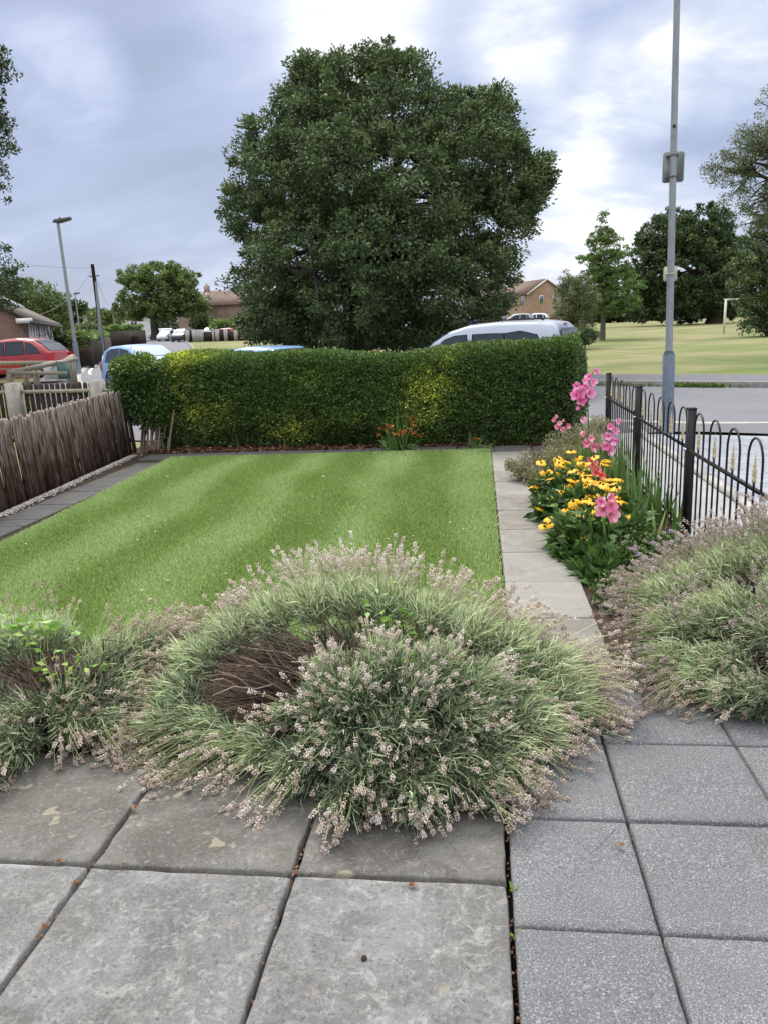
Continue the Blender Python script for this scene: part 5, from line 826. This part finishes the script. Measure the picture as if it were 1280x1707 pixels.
# ------------------------------------------------------------------ cars
glassm = mat('car_glass', (.02, .028, .032), rough=.06, spec=.8); glassl = mat('painted_sky_glass', (.34, .42, .50), rough=.08, spec=.8); rub = mat('rubber', (.015, .015, .015), rough=.8); redl = mat('tail_lamp', (.45, .015, .02), rough=.15, spec=.6); chrome = mat('bright_metal', (.6, .6, .62), rough=.25, metal=.9); seatm = mat('dark_seat', (.03, .03, .033), rough=.9)  # windscreen base colour holds a painted pale sky reflection
PROF = dict(
    mpv=dict(L=4.28, W=1.75, top=[(0, .45), (.03, .85), (.10, 1.02), (.42, 1.34), (.85, 1.56), (1.6, 1.66), (2.3, 1.62), (2.9, 1.45), (3.45, 1.08), (3.95, .90), (4.2, .72), (4.28, .45)], belt=.95,
             win=[[(.52, 1.02), (1.12, 1.02), (1.16, 1.47), (.92, 1.42), (.66, 1.22)], [(1.22, 1.0), (2.02, .99), (2.02, 1.51), (1.26, 1.50)], [(2.12, .98), (3.0, .98), (3.04, 1.10), (2.72, 1.36), (2.40, 1.47), (2.12, 1.50)]], rear=(.16, .80), front=(2.75, 3.35)),
    hatch=dict(L=3.65, W=1.62, top=[(0, .42), (.03, .80), (.10, 1.0), (.30, 1.36), (.65, 1.50), (1.5, 1.54), (2.1, 1.47), (2.7, 1.14), (3.0, .97), (3.35, .82), (3.58, .62), (3.65, .42)], belt=.92,
               win=[[(.50, .98), (.70, .98), (.78, 1.38), (.58, 1.28)], [(.76, .97), (1.42, .97), (1.42, 1.42), (.84, 1.40)], [(1.52, .97), (2.42, .97), (2.46, 1.08), (2.05, 1.34), (1.52, 1.42)]], rear=(.14, .50), front=(2.0, 2.72)),
    van=dict(L=4.38, W=1.81, top=[(0, .42), (.02, .9), (.07, 1.25), (.14, 1.58), (.26, 1.70), (.6, 1.75), (1.6, 1.77), (2.3, 1.73), (2.8, 1.60), (3.2, 1.36), (3.55, 1.08), (4.0, .93), (4.3, .72), (4.38, .42)], belt=1.0,
             win=[[(.42, 1.12), (1.35, 1.12), (1.35, 1.50), (1.0, 1.535), (.62, 1.45)], [(1.40, 1.12), (2.14, 1.12), (2.14, 1.50), (1.40, 1.50)], [(2.30, 1.12), (3.12, 1.08), (3.16, 1.17), (2.86, 1.40), (2.62, 1.48), (2.32, 1.50)]], rear=(.075, .13), front=(2.95, 3.5)))
def car(name, label, cat, loc, rz, kind, paint, far=False, group=None, lights=True, sc_=1.0, antenna=False):
    K_ = PROF[kind]; L, W, belt = K_['L'], K_['W'], K_['belt']; tp_ = np.array(K_['top']); T = thing(name, loc, label, cat, group, rz); T.scale = (sc_,)*3
    plan = lambda x: 1-.10*np.clip((.55-x)/.55, 0, 1)**2-.16*np.clip((x-(L-.9))/.9, 0, 1)**2
    side = lambda x, z: plan(x)*(W/2-np.clip(z-belt, 0, 9)*.20-np.clip(.5-z, 0, 9)*.12)
    zt = lambda x: np.interp(x, tp_[:, 0], tp_[:, 1]); xs_ = np.unique(np.r_[np.linspace(0, L, 46), tp_[:, 0]]); ztv = zt(xs_); zs = np.convolve(np.pad(ztv, 1, 'edge'), [.2, .6, .2], 'valid'); zs[[0, -1]] = ztv[[0, -1]]
    rows = []
    for x, z in zip(xs_, zs):
        e = min(1, (x+.02)/.12, (L-x+.02)/.12); zb = .22+.12*(1-e); zr = max(z-.10, zb+.06); half = [(0, zb), (side(x, .3)-.05, zb), (side(x, zb+.1), zb+.1), (side(x, .6), min(.6, zr)), (side(x, belt), min(belt, zr)), (side(x, zr), zr), (side(x, z)-.05, z-.028), (side(x, z)*.72, z+.004), (0, z+.014)]
        rows.append([(x, y, zz) for y, zz in half]+[(x, -y, zz) for y, zz in half[-2:0:-1]])
    V = np.array(rows); k = V.shape[1]; nn2 = len(rows); i = np.arange(nn2-1)[:, None]*k; j = np.arange(k)[None]; j2 = (j+1) % k; bb = B(); V[..., 0] -= L/2
    bb.add(V, np.stack([i+j, i+k+j, i+k+j2, i+j2], -1).reshape(-1, 4)); bb.F.append((np.arange(k)[None], 0)); bb.F.append((np.arange((nn2-1)*k, nn2*k)[None, ::-1], 0)); bb.build('body', paint, T, smooth=True, local=True)
    for s_ in (1, -1):
        for wpoly in K_['win']:
            P = np.array(wpoly); c0 = P.mean(0); ring = []
            for a_, b2 in zip(P, np.roll(P, -1, 0)):
                for f in (0, .25, .5, .75): ring.append(a_+(b2-a_)*f)
            ring = np.array(ring)
            def lay(R_, o): return np.c_[R_[:, 0]-L/2, s_*(side(R_[:, 0], R_[:, 1])+o), R_[:, 1]]
            q = B(); V = np.r_[lay(ring, .006), lay(c0[None], .008)]; m_ = len(ring); i = np.arange(m_); q.add(V, np.stack([i, (i+1) % m_, np.full(m_, m_)], -1)); q.build('side_window', glassm, T, local=True)
            if not far:
                q = B(); out = c0+(ring-c0)*1.05+nrm(ring-c0)*.012; V = np.r_[lay(ring, .0055), lay(out, .0035)]; q.add(V, np.stack([i, (i+1) % m_, (i+1) % m_+m_, i+m_], -1)); q.build('window_seal', rub, T, local=True)
    for nm, key, mt in (('rear_window', 'rear', glassm), ('windscreen', 'front', glassl)):
        x0, x1 = K_[key]; q = B(); R_ = []
        if kind == 'van' and key == 'rear': pts_ = [(.055, 1.14), (.075, 1.30), (.105, 1.46), (.13, 1.56)]
        else: pts_ = [(x, float(np.interp(x, xs_, zs))) for x in np.linspace(x0, x1, 7)]
        for x, z in pts_:
            wy = side(x, z)-.11; nx_ = -.012 if key == 'rear' else .012
            R_ += [(x-L/2+nx_*(2. if kind == 'van' else .8), y, z+(.012 if not (kind == 'van' and key == 'rear') else 0)+.012*(1-(y/W*2)**2)) for y in np.linspace(-wy, wy, 7)]
        m_ = len(pts_); i = (np.arange(m_-1)[:, None]*7+np.arange(6)).ravel(); q.add(R_, np.stack([i, i+7, i+8, i+1], -1)); q.build(nm, mt, T, smooth=True, local=True)
    for x in (.78, L-.82):
        for s_ in (1, -1):
            q = B(); R = .31; wq = [(R*.72, 0), (R, .02), (R, .17), (R*.72, .19)]; q.lathe([(.02, .05)]+[(a_, b2) for a_, b2 in wq], (0, 0, 0), 22); M = np.array([[1, 0, 0], [0, 0, s_*1.], [0, 1, 0]]); q.V = [v_@M.T+[x-L/2, s_*(side(x, .4)-.17), R] for v_ in q.V]; wh = q.build('wheel', rub, T, local=True, smooth=True)
            q = B(); q.lathe([(.02, .16), (.08, .165), (R*.66, .15), (R*.70, .175)], (0, 0, 0), 18); q.V = [v_@M.T+[x-L/2, s_*(side(x, .4)-.17), R] for v_ in q.V]; q.build('rim', chrome, wh, local=True)
            q = B(); th = np.linspace(-.15, np.pi+.15, 15); V = [[x-L/2+math.cos(a)*(R+.07), s_*(side(x, .5)+.004), R+math.sin(a)*(R+.07)] for a in th]+[[x-L/2+math.cos(a)*(R+.0), s_*(side(x, .5)+.004), R+math.sin(a)*(R+.0)] for a in th]; i = np.arange(14); q.add(V, np.stack([i, i+1, i+16, i+15], -1)); q.build('wheel_arch', rub, T, local=True)
    if far: return T
    for s_ in (1, -1):
        q = B(); zc = .86 if kind != 'van' else .95; hh = .16 if kind != 'van' else .22
        if kind == 'hatch': zc, hh = .80, .14
        V = [[-L/2+x-.012*(x == 0), s_*(side(x, z)+.009), z] for x, z in ((.0, zc-hh), (.0, zc+hh), (.09, zc+hh*1.1), (.22, zc+.02), (.16, zc-hh))]; V2 = [[v_[0]-.0, v_[1]-s_*.14, v_[2]] for v_ in V[:2]]; V2 = [[-L/2-.014, V[0][1]-s_*.16, V[0][2]], [-L/2-.002+.03*(kind == 'van'), V[1][1]-s_*.16, V[1][2]]]
        q.add(V+V2, [[0, 1, 2], [0, 2, 4], [2, 3, 4]]); q.F.append((np.array([[0, 1, 6, 5]]), 0)); q.build('tail_light', redl, T, local=True)
        q = B(); x = (K_['win'][-1][0][0]+.72); q.lathe([(.001, -.085), (.06, -.07), (.085, 0), (.06, .07), (.001, .085)], (x-L/2, s_*(side(x, belt)+.12), belt+.08), 10); mr_ = q.build('door_mirror', paint if kind != 'hatch' else chrome, T, smooth=True, local=True)
        for x in (K_['win'][-1][0][0]+.05, K_['win'][-2][0][0]+.08): q = B(); q.bar([x-L/2, s_*(side(x, .88)+.012), .88], [x-L/2+.17, s_*(side(x, .88)+.012), .88], .02, .028); q.build('door_handle', paint, T, local=True)
        q = B(); 
        for x in (K_['win'][-1][0][0]-.05, K_['win'][-2][0][0]-.04): q.bar([x-L/2, s_*(side(x, .6)+.001), .36], [x-L/2, s_*(side(x, belt)+.002), belt], .006, .006, up=(0, 1, 0))
        q.build('door_gap', rub, T, local=True)
    q = B(); q.box((-L/2+.02, 0, .50), (.10, W*.84, .20)); q.box((L/2-.03, 0, .46), (.10, W*.78, .18)); q.build('bumper', paint, T, local=True)
    if kind == 'van': q = B(); q.box((-L/2+.185, 0, 1.665), (.03, .19, .032), M=np.array([[.8, 0, .6], [0, 1, 0], [-.6, 0, .8]])); q.build('brake_light', redl, T, local=True)
    if kind == 'van':
        for s_ in (1, -1): q = B(); q.tubes([[(-L/2+.5, s_*.62, 1.765), (-L/2+.6, s_*.62, 1.80), (0, s_*.64, 1.81), (.45, s_*.62, 1.79), (.6, s_*.6, 1.765)]], .016, 6); q.build('roof_rail', rub, T, local=True)
        q = B(); q.bar([-L/2+.70, -.80, 1.765-.02], [-L/2+.70, .80, 1.765-.02], .012, .012); q.build('roof_seam', rub, T, local=True) if False else None
    if antenna: x = 2.35 if kind == 'hatch' else .8; z = float(np.interp(x, tp_[:, 0], tp_[:, 1])); q = B(); q.tubes([[(x-L/2, 0, z), (x-L/2-.12, 0, z+.10), (x-L/2-.30, 0, z+.32)]], .008, 5); q.build('antenna', rub, T, local=True)
    return T
def paint(name, c, coat=.6): return mat(name, c, rough=.35, spec=.5, coat=coat)
redp = paint('red_car_paint', (.34, .012, .022)); blup = paint('light_blue_paint', (.20, .36, .62)); silp = mat('silver_paint', (.33, .37, .45), rough=.38, metal=.3, coat=.5)
def at_car(px, Y, dz=0.): p = G(px, Y, dz+.02); return p
street = rad(150)
car('parked_car', 'red family hatchback parked behind the low timber rails at the left edge', 'car', (*atY(27, 600, 31.0)[:2], .12), rad(180), 'mpv', redp)
car('parked_car', 'pale blue small hatchback parked between the left lamp post and the hedge', 'car', at_car(236, 26.5), rad(-36), 'hatch', blup)
car('parked_car', 'blue car whose roof and antenna just show above the hedge middle', 'car', at_car(420, 19.5, -.09), rad(150), 'hatch', blup, antenna=True)
car('parked_van', 'silver people carrier parked behind the right half of the hedge', 'van', at_car(806, 19.3), rad(158), 'van', silp)
# ------------------------------------------------------------------ far cars across the park
wh = paint('white_paint', (.62, .64, .67)); blkp = paint('black_paint_car', (.02, .02, .022)); gryp = paint('grey_paint', (.25, .28, .32)); rd2 = paint('bright_red_paint', (.42, .03, .04))
for px, Y, rz, kd, pt_, lab in [(279, 104, -95, 'hatch', wh, 'white car parked in the far street right of the round oak trunk'), (303, 98, -85, 'mpv', blkp, 'black car parked in the far street by the first brick piers'),
                                (322, 108, 170, 'hatch', gryp, 'grey car behind the left end of the low dark wall'), (333, 112, 170, 'mpv', blkp, 'dark car half hidden behind the grey one'), (354, 106, -90, 'van', wh, 'white van facing the park beyond the low dark wall'), (374, 102, 180, 'hatch', rd2, 'bright red car behind the low dark wall'), (268, 125, 200, 'van', wh, 'white van far up the street just right of the oak trunk'), (391, 108, 180, 'van', wh, 'white van partly under the big oak branches')]:
    car('parked_car' if kd != 'van' else 'parked_van', lab, 'car' if kd != 'van' else 'van', G(px, Y, .02), rad(rz), kd, pt_, far=True, group='cars parked far beyond the park')
car('parked_car', 'white car parked beyond the trunk of the dark park oak', 'car', G(1136, 108, .3), rad(170), 'hatch', wh, far=True, group='cars parked far beyond the park')
car('parked_car', 'grey car before the right brick house beside its garage', 'car', G(862, 84, .55), rad(170), 'hatch', gryp, far=True, group='cars parked far beyond the park')
car('parked_car', 'white car before the right brick house near its gable', 'car', G(888, 86, .5), rad(175), 'hatch', wh, far=True, group='cars parked far beyond the park')
# low wall with brick piers
brick = bpy.data.materials.new('brick'); brick.use_nodes = True
def brickmat(m, c1, c2, mo, s_=1.0):
    t = m.node_tree; bk = t.nodes.new('ShaderNodeTexBrick'); bk.inputs['Scale'].default_value = 1; bk.inputs['Brick Width'].default_value = .225*s_; bk.inputs['Row Height'].default_value = .075*s_; bk.inputs['Mortar Size'].default_value = .010*s_
    bk.inputs['Color1'].default_value = (*c1, 1); bk.inputs['Color2'].default_value = (*c2, 1); bk.inputs['Mortar'].default_value = (*mo, 1); tcn = t.nodes.new('ShaderNodeTexCoord'); sx = t.nodes.new('ShaderNodeSeparateXYZ'); t.links.new(tcn.outputs['Object'], sx.inputs[0])
    ad = mth('ADD', sx.outputs[0], sx.outputs[1], tree=t); cb_ = t.nodes.new('ShaderNodeCombineXYZ'); t.links.new(ad, cb_.inputs[0]); t.links.new(sx.outputs[2], cb_.inputs[1]); t.links.new(cb_.outputs[0], bk.inputs[0])
    nn = noise(.9, 5, .6, 0, tcn.outputs['Object'], t); mx_ = t.nodes.new('ShaderNodeMix'); mx_.data_type = 'RGBA'; mx_.blend_type = 'MULTIPLY'; mx_.inputs['Factor'].default_value = .6; t.links.new(bk.outputs[0], mx_.inputs['A']); cr_ = t.nodes.new('ShaderNodeValToRGB'); t.links.new(nn.outputs[0], cr_.inputs[0]); ramp(cr_, [(.3, (.65, .62, .6)), (.7, (1.15, 1.1, 1.05))]); t.links.new(cr_.outputs[0], mx_.inputs['B'])
    b_ = t.nodes['Principled BSDF']; b_.inputs['Roughness'].default_value = .9; t.links.new(mx_.outputs['Result'], b_.inputs['Base Color']); return m
brickmat(brick, (.20, .095, .07), (.27, .14, .10), (.30, .27, .24))
brick2 = bpy.data.materials.new('buff_brick'); brick2.use_nodes = True; brickmat(brick2, (.36, .215, .135), (.46, .29, .19), (.42, .36, .29), 1.6)
brick3 = bpy.data.materials.new('pink_brick'); brick3.use_nodes = True; brickmat(brick3, (.30, .17, .135), (.36, .22, .18), (.36, .32, .29), 2)
tiles = mat('roof_tile', (.13, .085, .07), rough=.9, bump=.6, bscale=8, var=.3, vscale=2); tileg = mat('grey_roof_tile', (.125, .11, .10), rough=.9, bump=.6, bscale=8, var=.3, vscale=2); whitep = mat('white_trim', (.70, .70, .70), rough=.6); winp = mat('window_pane', (.10, .12, .14), rough=.15, spec=.7)
T = thing('garden_wall', G(360, 97), 'low dark fence wall with pale piers in front of the far terrace', 'wall'); A_, B2 = G(310, 96), G(452, 96); q = B(); k = 12
for i in range(k): a_ = A_+(B2-A_)*i/k; c_ = A_+(B2-A_)*(i+1)/k; q.bar(a_+[0, 0, .6], c_+[0, 0, .6], .15, 1.2)
q.build('panel', pk, T)
for px in (313, 325, 331.5, 336.5, 357.5, 362, 377, 393.5, 428): c = G(px, 95.6); q = B(); q.box(c+[0, 0, .75], (.55 if px in (325, 362, 428) else .4, .4, 1.5)); q.build('pier', kerbc, T)
def house(label, px, Y, rz, W_, D_, eave, ridge, wall_m, roof_m, wins, group=None, over=.3, hip=0., chim=(), dz=0, trim=True):
    "x along the ridge; wins: (face, x, z, w, h) face f/b/l/r"
    p = G(px, Y, dz); T = thing('house', p, label, 'house', group, rz); q = B(); hw, hd = W_/2, D_/2
    q.add([[-hw, -hd, -1], [hw, -hd, -1], [hw, hd, -1], [-hw, hd, -1], [-hw, -hd, eave], [hw, -hd, eave], [hw, hd, eave], [-hw, hd, eave], [-hw+hip, 0, ridge if not hip else eave], [hw-hip, 0, ridge if not hip else eave]], [[0, 1, 5, 4], [2, 3, 7, 6]]); q.F.append((np.array([[1, 2, 6, 9, 5], [3, 0, 4, 8, 7]]), 0)); wl = q.build('wall', wall_m, T, local=True)
    q = B(); o = over; sl = (ridge-eave)/hd; ze = eave-o*sl; xo = o if not hip else o
    for s_ in (1, -1):
        P = np.array([[-hw-xo, s_*(hd+o), ze], [hw+xo, s_*(hd+o), ze], [hw+xo-(hip and hip+o), 0, ridge], [-hw-xo+(hip and hip+o), 0, ridge]]); q.prism(P if s_ > 0 else P[::-1], (0, 0, .03), (0, 0, .18))
    if hip:
        for s_ in (1, -1): P = np.array([[s_*(hw+xo), -hd-o, ze], [s_*(hw+xo), hd+o, ze], [s_*(hw-hip), 0, ridge]]); q.prism(P if s_ > 0 else P[::-1], (0, 0, .03), (0, 0, .18))
    rf = q.build('roof', roof_m, T, local=True)
    for x in chim: q = B(); q.box((x, 0, ridge+.3), (.9, .5, 1.5)); q.lathe([(.12, 0), (.14, .3), (.10, .32)], (x, 0, ridge+1.05), 8); q.build('chimney', wall_m, rf, local=True)
    if trim and not hip:
        for s_ in (1, -1):
            q = B()
            for s2 in (1, -1): q.bar([s_*(hw+xo+.03), s2*(hd+o), ze+.02], [s_*(hw+xo+.03), 0, ridge+.06], .05, .22, up=(1, 0, 0)) if False else q.bar([s_*(hw+xo+.03), s2*(hd+o), ze+.06], [s_*(hw+xo+.03), 0, ridge+.10], .06, .20)
            q.build('bargeboard', whitep, T, local=True)
    for f, x, z, w_, h_ in wins:
        nrm_ = dict(f=(0, -1), b=(0, 1), l=(-1, 0), r=(1, 0))[f]; c0 = np.array([x, -hd-.03, z]) if f == 'f' else np.array([x, hd+.03, z]) if f == 'b' else np.array([nrm_[0]*(hw+.03), x, z]); ex = np.array([w_, .08, h_]) if f in 'fb' else np.array([.08, w_, h_])
        q = B(); q.box(c0, ex); fr = q.build('window', whitep, T, local=True); q = B(); k = 2 if w_ > .9 else 1
        for i in range(k):
            o_ = (i-(k-1)/2)*w_/k; cc = c0+(np.array([o_, 0, 0]) if f in 'fb' else np.array([0, o_, 0]))+np.array([nrm_[0], nrm_[1], 0])*.03; e2 = np.array([w_/k-.16, .06, h_-.2]) if f in 'fb' else np.array([.06, w_/k-.16, h_-.2]); q.box(cc, e2)
        q.build('pane', winp, fr, local=True)
    return T
# buff brick house on the right: gable to the viewer
house('buff brick two storey house with white edged gable across the park', 884, 128, rad(-62), 9, 6.6, 5.0, 7.0, brick2, tiles, [('r', -.9, 4.15, .75, 1.15), ('r', 1.5, 4.15, .75, 1.15), ('f', 3.0, 4.1, 1.2, 1.2), ('f', .4, 4.1, 1.5, 1.2), ('f', -2.6, 4.1, 1.5, 1.2), ('f', 1.2, 1.5, 2.0, 1.4), ('f', -2.6, 1.5, 2.0, 1.4), ('f', 3.6, 1.1, .9, 2.1)], chim=(-3.6,), over=.25)
house('second buff brick house behind the big oak beside the first', 826, 139, rad(-62), 9, 6.6, 5.0, 7.0, brick2, tiles, [('f', 3.0, 4.1, 1.2, 1.2), ('f', .4, 4.1, 1.5, 1.2), ('f', -2.6, 4.1, 1.5, 1.2), ('f', 1.2, 1.5, 2.0, 1.4), ('r', 0, 4, 1, 1)], chim=(2.,), over=.25)
house('dark roofed house glimpsed right of the buff gable', 936, 150, rad(-10), 8, 7, 5, 7.3, brick2, tileg, [('f', 0, 4, 1.2, 1.2)])
house('pink brick terrace with hipped roof between the two oaks', 378, 128, rad(10), 12, 7.5, 4.9, 7.4, brick3, tileg, [('f', -5, 4, 1.1, 1.3), ('f', -3.4, 4, 1.1, 1.3), ('f', -1.4, 4, 1.1, 1.3), ('f', .8, 4, 1.3, 1.3), ('f', 3.2, 4, 1.3, 1.3), ('f', -3.5, 1.3, 1.8, 1.4), ('f', 1.5, 1.3, 1.8, 1.4)], hip=3., chim=(-2.5,))
house('plain pink brick house left of the hipped terrace', 356, 140, rad(0), 10, 7, 5., 6.9, brick3, tiles, [('f', -3, 4, 1.2, 1.2), ('f', 1, 1.4, 1.6, 1.3)], chim=(2.0,))
house('far pink brick house under the big oak branches', 428, 122, rad(4), 14, 7, 5., 7, brick3, tiles, [('f', -5, 1.4, 1.8, 1.3), ('f', 0, 1.4, 1.8, 1.3), ('f', 5, 1.4, 1.8, 1.3)])
house('white gabled house far up the street on the left', 126, 135, rad(-60), 7, 4.6, 4.6, 6.6, whitep, tiles, [('r', 0, 4.2, .9, 1.1)], dz=.2)
house('brown brick house with steep roof behind the white gable', 139, 150, rad(-55), 8, 6, 5.2, 7.8, brick, tiles, [])
house('pale rendered house behind the far hedges left of the oak trunk', 228, 150, rad(20), 7, 6, 4.6, 6.6, whitep, tileg, [('f', 0, 3.6, 1.2, 1.2)])
# bungalow on the left edge
bz = .0; T = thing('bungalow', (-26.9, 39.0, bz), 'red brick bungalow with solar panels behind the red car', 'house', rz=rad(113.4)); q = B(); hw, hd, ev, rg = 6.5, 3.6, 2.75, 4.7
q.add([[-hw, -hd, -1], [hw, -hd, -1], [hw, hd, -1], [-hw, hd, -1], [-hw, -hd, ev], [hw, -hd, ev], [hw, hd, ev], [-hw, hd, ev], [-hw, 0, rg], [hw, 0, rg]], [[0, 1, 5, 4], [2, 3, 7, 6]]); q.F.append((np.array([[1, 2, 6, 9, 5], [3, 0, 4, 8, 7]]), 0)); q.build('wall', brick, T, local=True)
q = B(); sl = (rg-ev)/hd
for s_ in (1, -1): P = np.array([[-hw-.15, s_*(hd+.4), ev-.4*sl], [hw+.15, s_*(hd+.4), ev-.4*sl], [hw+.15, 0, rg], [-hw-.15, 0, rg]]); q.prism(P if s_ > 0 else P[::-1], (0, 0, .03), (0, 0, .16))
rf = q.build('roof', tileg, T, local=True)
solar = mat('solar_panel', (.42, .47, .56), rough=.25, spec=.8); sn = np.array([0, -sl, 1.])/math.hypot(1, sl)
for i in range(4):
    x0, x1 = -5.9+i*2.4, -5.9+i*2.4+2.25; q = B(); y0, y1 = -.25, -2.5; P = [[x0, y0, rg-abs(y0)*sl+.28], [x1, y0, rg-abs(y0)*sl+.28], [x1, y1, rg-abs(y1)*sl+.28], [x0, y1, rg-abs(y1)*sl+.28]]; q.prism(P[::-1], (0, 0, 0), (0, 0, .05)); q.build('solar_panel', solar, rf, local=True)
for x, w_ in ((-4.9, .35), (-4.0, .35), (-3.0, .32), (-2.2, .32), (-.9, .3), (.0, .3), (1.3, .35), (2.2, .3), (3.0, .3), (4.2, .3)): q = B(); q.box((x, -hd-.06, 1.55), (w_, .10, 2.3)); q.build('white_post', whitep, T, local=True)
for x in (-4.45, -2.6, -.45, 1.75, 3.6): q = B(); q.box((x, -hd-.03, 1.5), (.55, .04, 1.7)); q.build('window', winp, T, local=True)
q = B(); q.box((-hw-.16, -hd-.15, ev-.16), (.08, .7, .22)); q.build('box_end', whitep, T, local=True); q = B(); q.bar([-hw-.2, -hd-.44, ev-.22], [hw+.2, -hd-.44, ev-.22], .12, .10); q.build('gutter', lampm, T, local=True)
for x in (-2.6, 3.4):
    q = B(); q.lathe([(.01, 0), (.2, .02), (.36, .09), (.36, .10), (.01, .05)], (0, 0, 0), 16); M = np.array([[1, 0, 0], [0, 0, -1.], [0, 1, 0]]); q.V = [v_@M.T+[x, -hd-.62, ev-.72] for v_ in q.V]; q.tubes([[[x, -hd-.05, ev-.8], [x, -hd-.4, ev-.85], [x, -hd-.62, ev-.72]]], .02, 5); q.build('satellite_dish', lampm, T, local=True)
# ------------------------------------------------------------------ goal, playground
gwhite = mat('goal_paint', (.66, .65, .60), rough=.6, var=.12, vscale=3)
gp = G(1206, 62); T = thing('football_goal', gp, 'white football goal frame on the park grass', 'goal'); g2_ = G(1271.5, 66); zt_ = gp[2]+2.44; q = B(); q.bar(gp-[0, 0, .2], [gp[0]+.02, gp[1], zt_], .13, .13, up=(0, 1, 0)); q.build('goal_post', gwhite, T); q = B(); q.bar([g2_[0], g2_[1], g2_[2]-.2], [g2_[0], g2_[1], zt_], .13, .13, up=(0, 1, 0)); q.build('goal_post', gwhite, T)
q = B(); q.bar([gp[0]-.06, gp[1], zt_+.01], [g2_[0], g2_[1], zt_+.01], .125, .125); q.build('crossbar', gwhite, T)
pb = mat('play_blue', (.05, .20, .48), rough=.5); pp = mat('play_yellow', (.62, .47, .22), rough=.6); pr_ = mat('play_red', (.5, .08, .06), rough=.6)
p = G(770, 82); T = thing('playground_frame', p, 'blue playground climbing frame with towers under the oak edge', 'playground'); q = B()
for dx in (-1.3, 0, 1.5): q.box(p+[dx, 0, 1.1], (.14, .14, 2.2))
q.build('post', pp, T); q = B(); q.box(p+[-.6, -.1, 1.6], (1.3, .1, .7)); q.box(p+[1.1, -.1, 1.35], (1.1, .1, .9)); q.add(np.array([[-1.5, -.6, 2.2], [.2, -.6, 2.2], [-.65, 0, 2.75], [-1.5, .6, 2.2], [.2, .6, 2.2]])+p, [[0, 1, 2], [1, 4, 2], [4, 3, 2], [3, 0, 2]]); q.build('blue_panel', pb, T)
q = B(); q.bar(p+[1.7, 0, 1.2], p+[3.0, -.2, .1], .5, .06); q.build('slide', pr_, T); q = B(); q.box(p+[.3, .1, 1.3], (.5, .1, 1.3)); q.build('panel', pp, T)
A_, B2 = atY(712, 540, 78)[:2], atY(800, 540, 80)[:2]; picket('picket_fence', 'pale paling fence round the playground', A_, B2, 1.25, .10, .12, [1.0, .3], [(.1, gw, .12), (3., gw, .12)], gw, gw, hz, 1, seed=9)
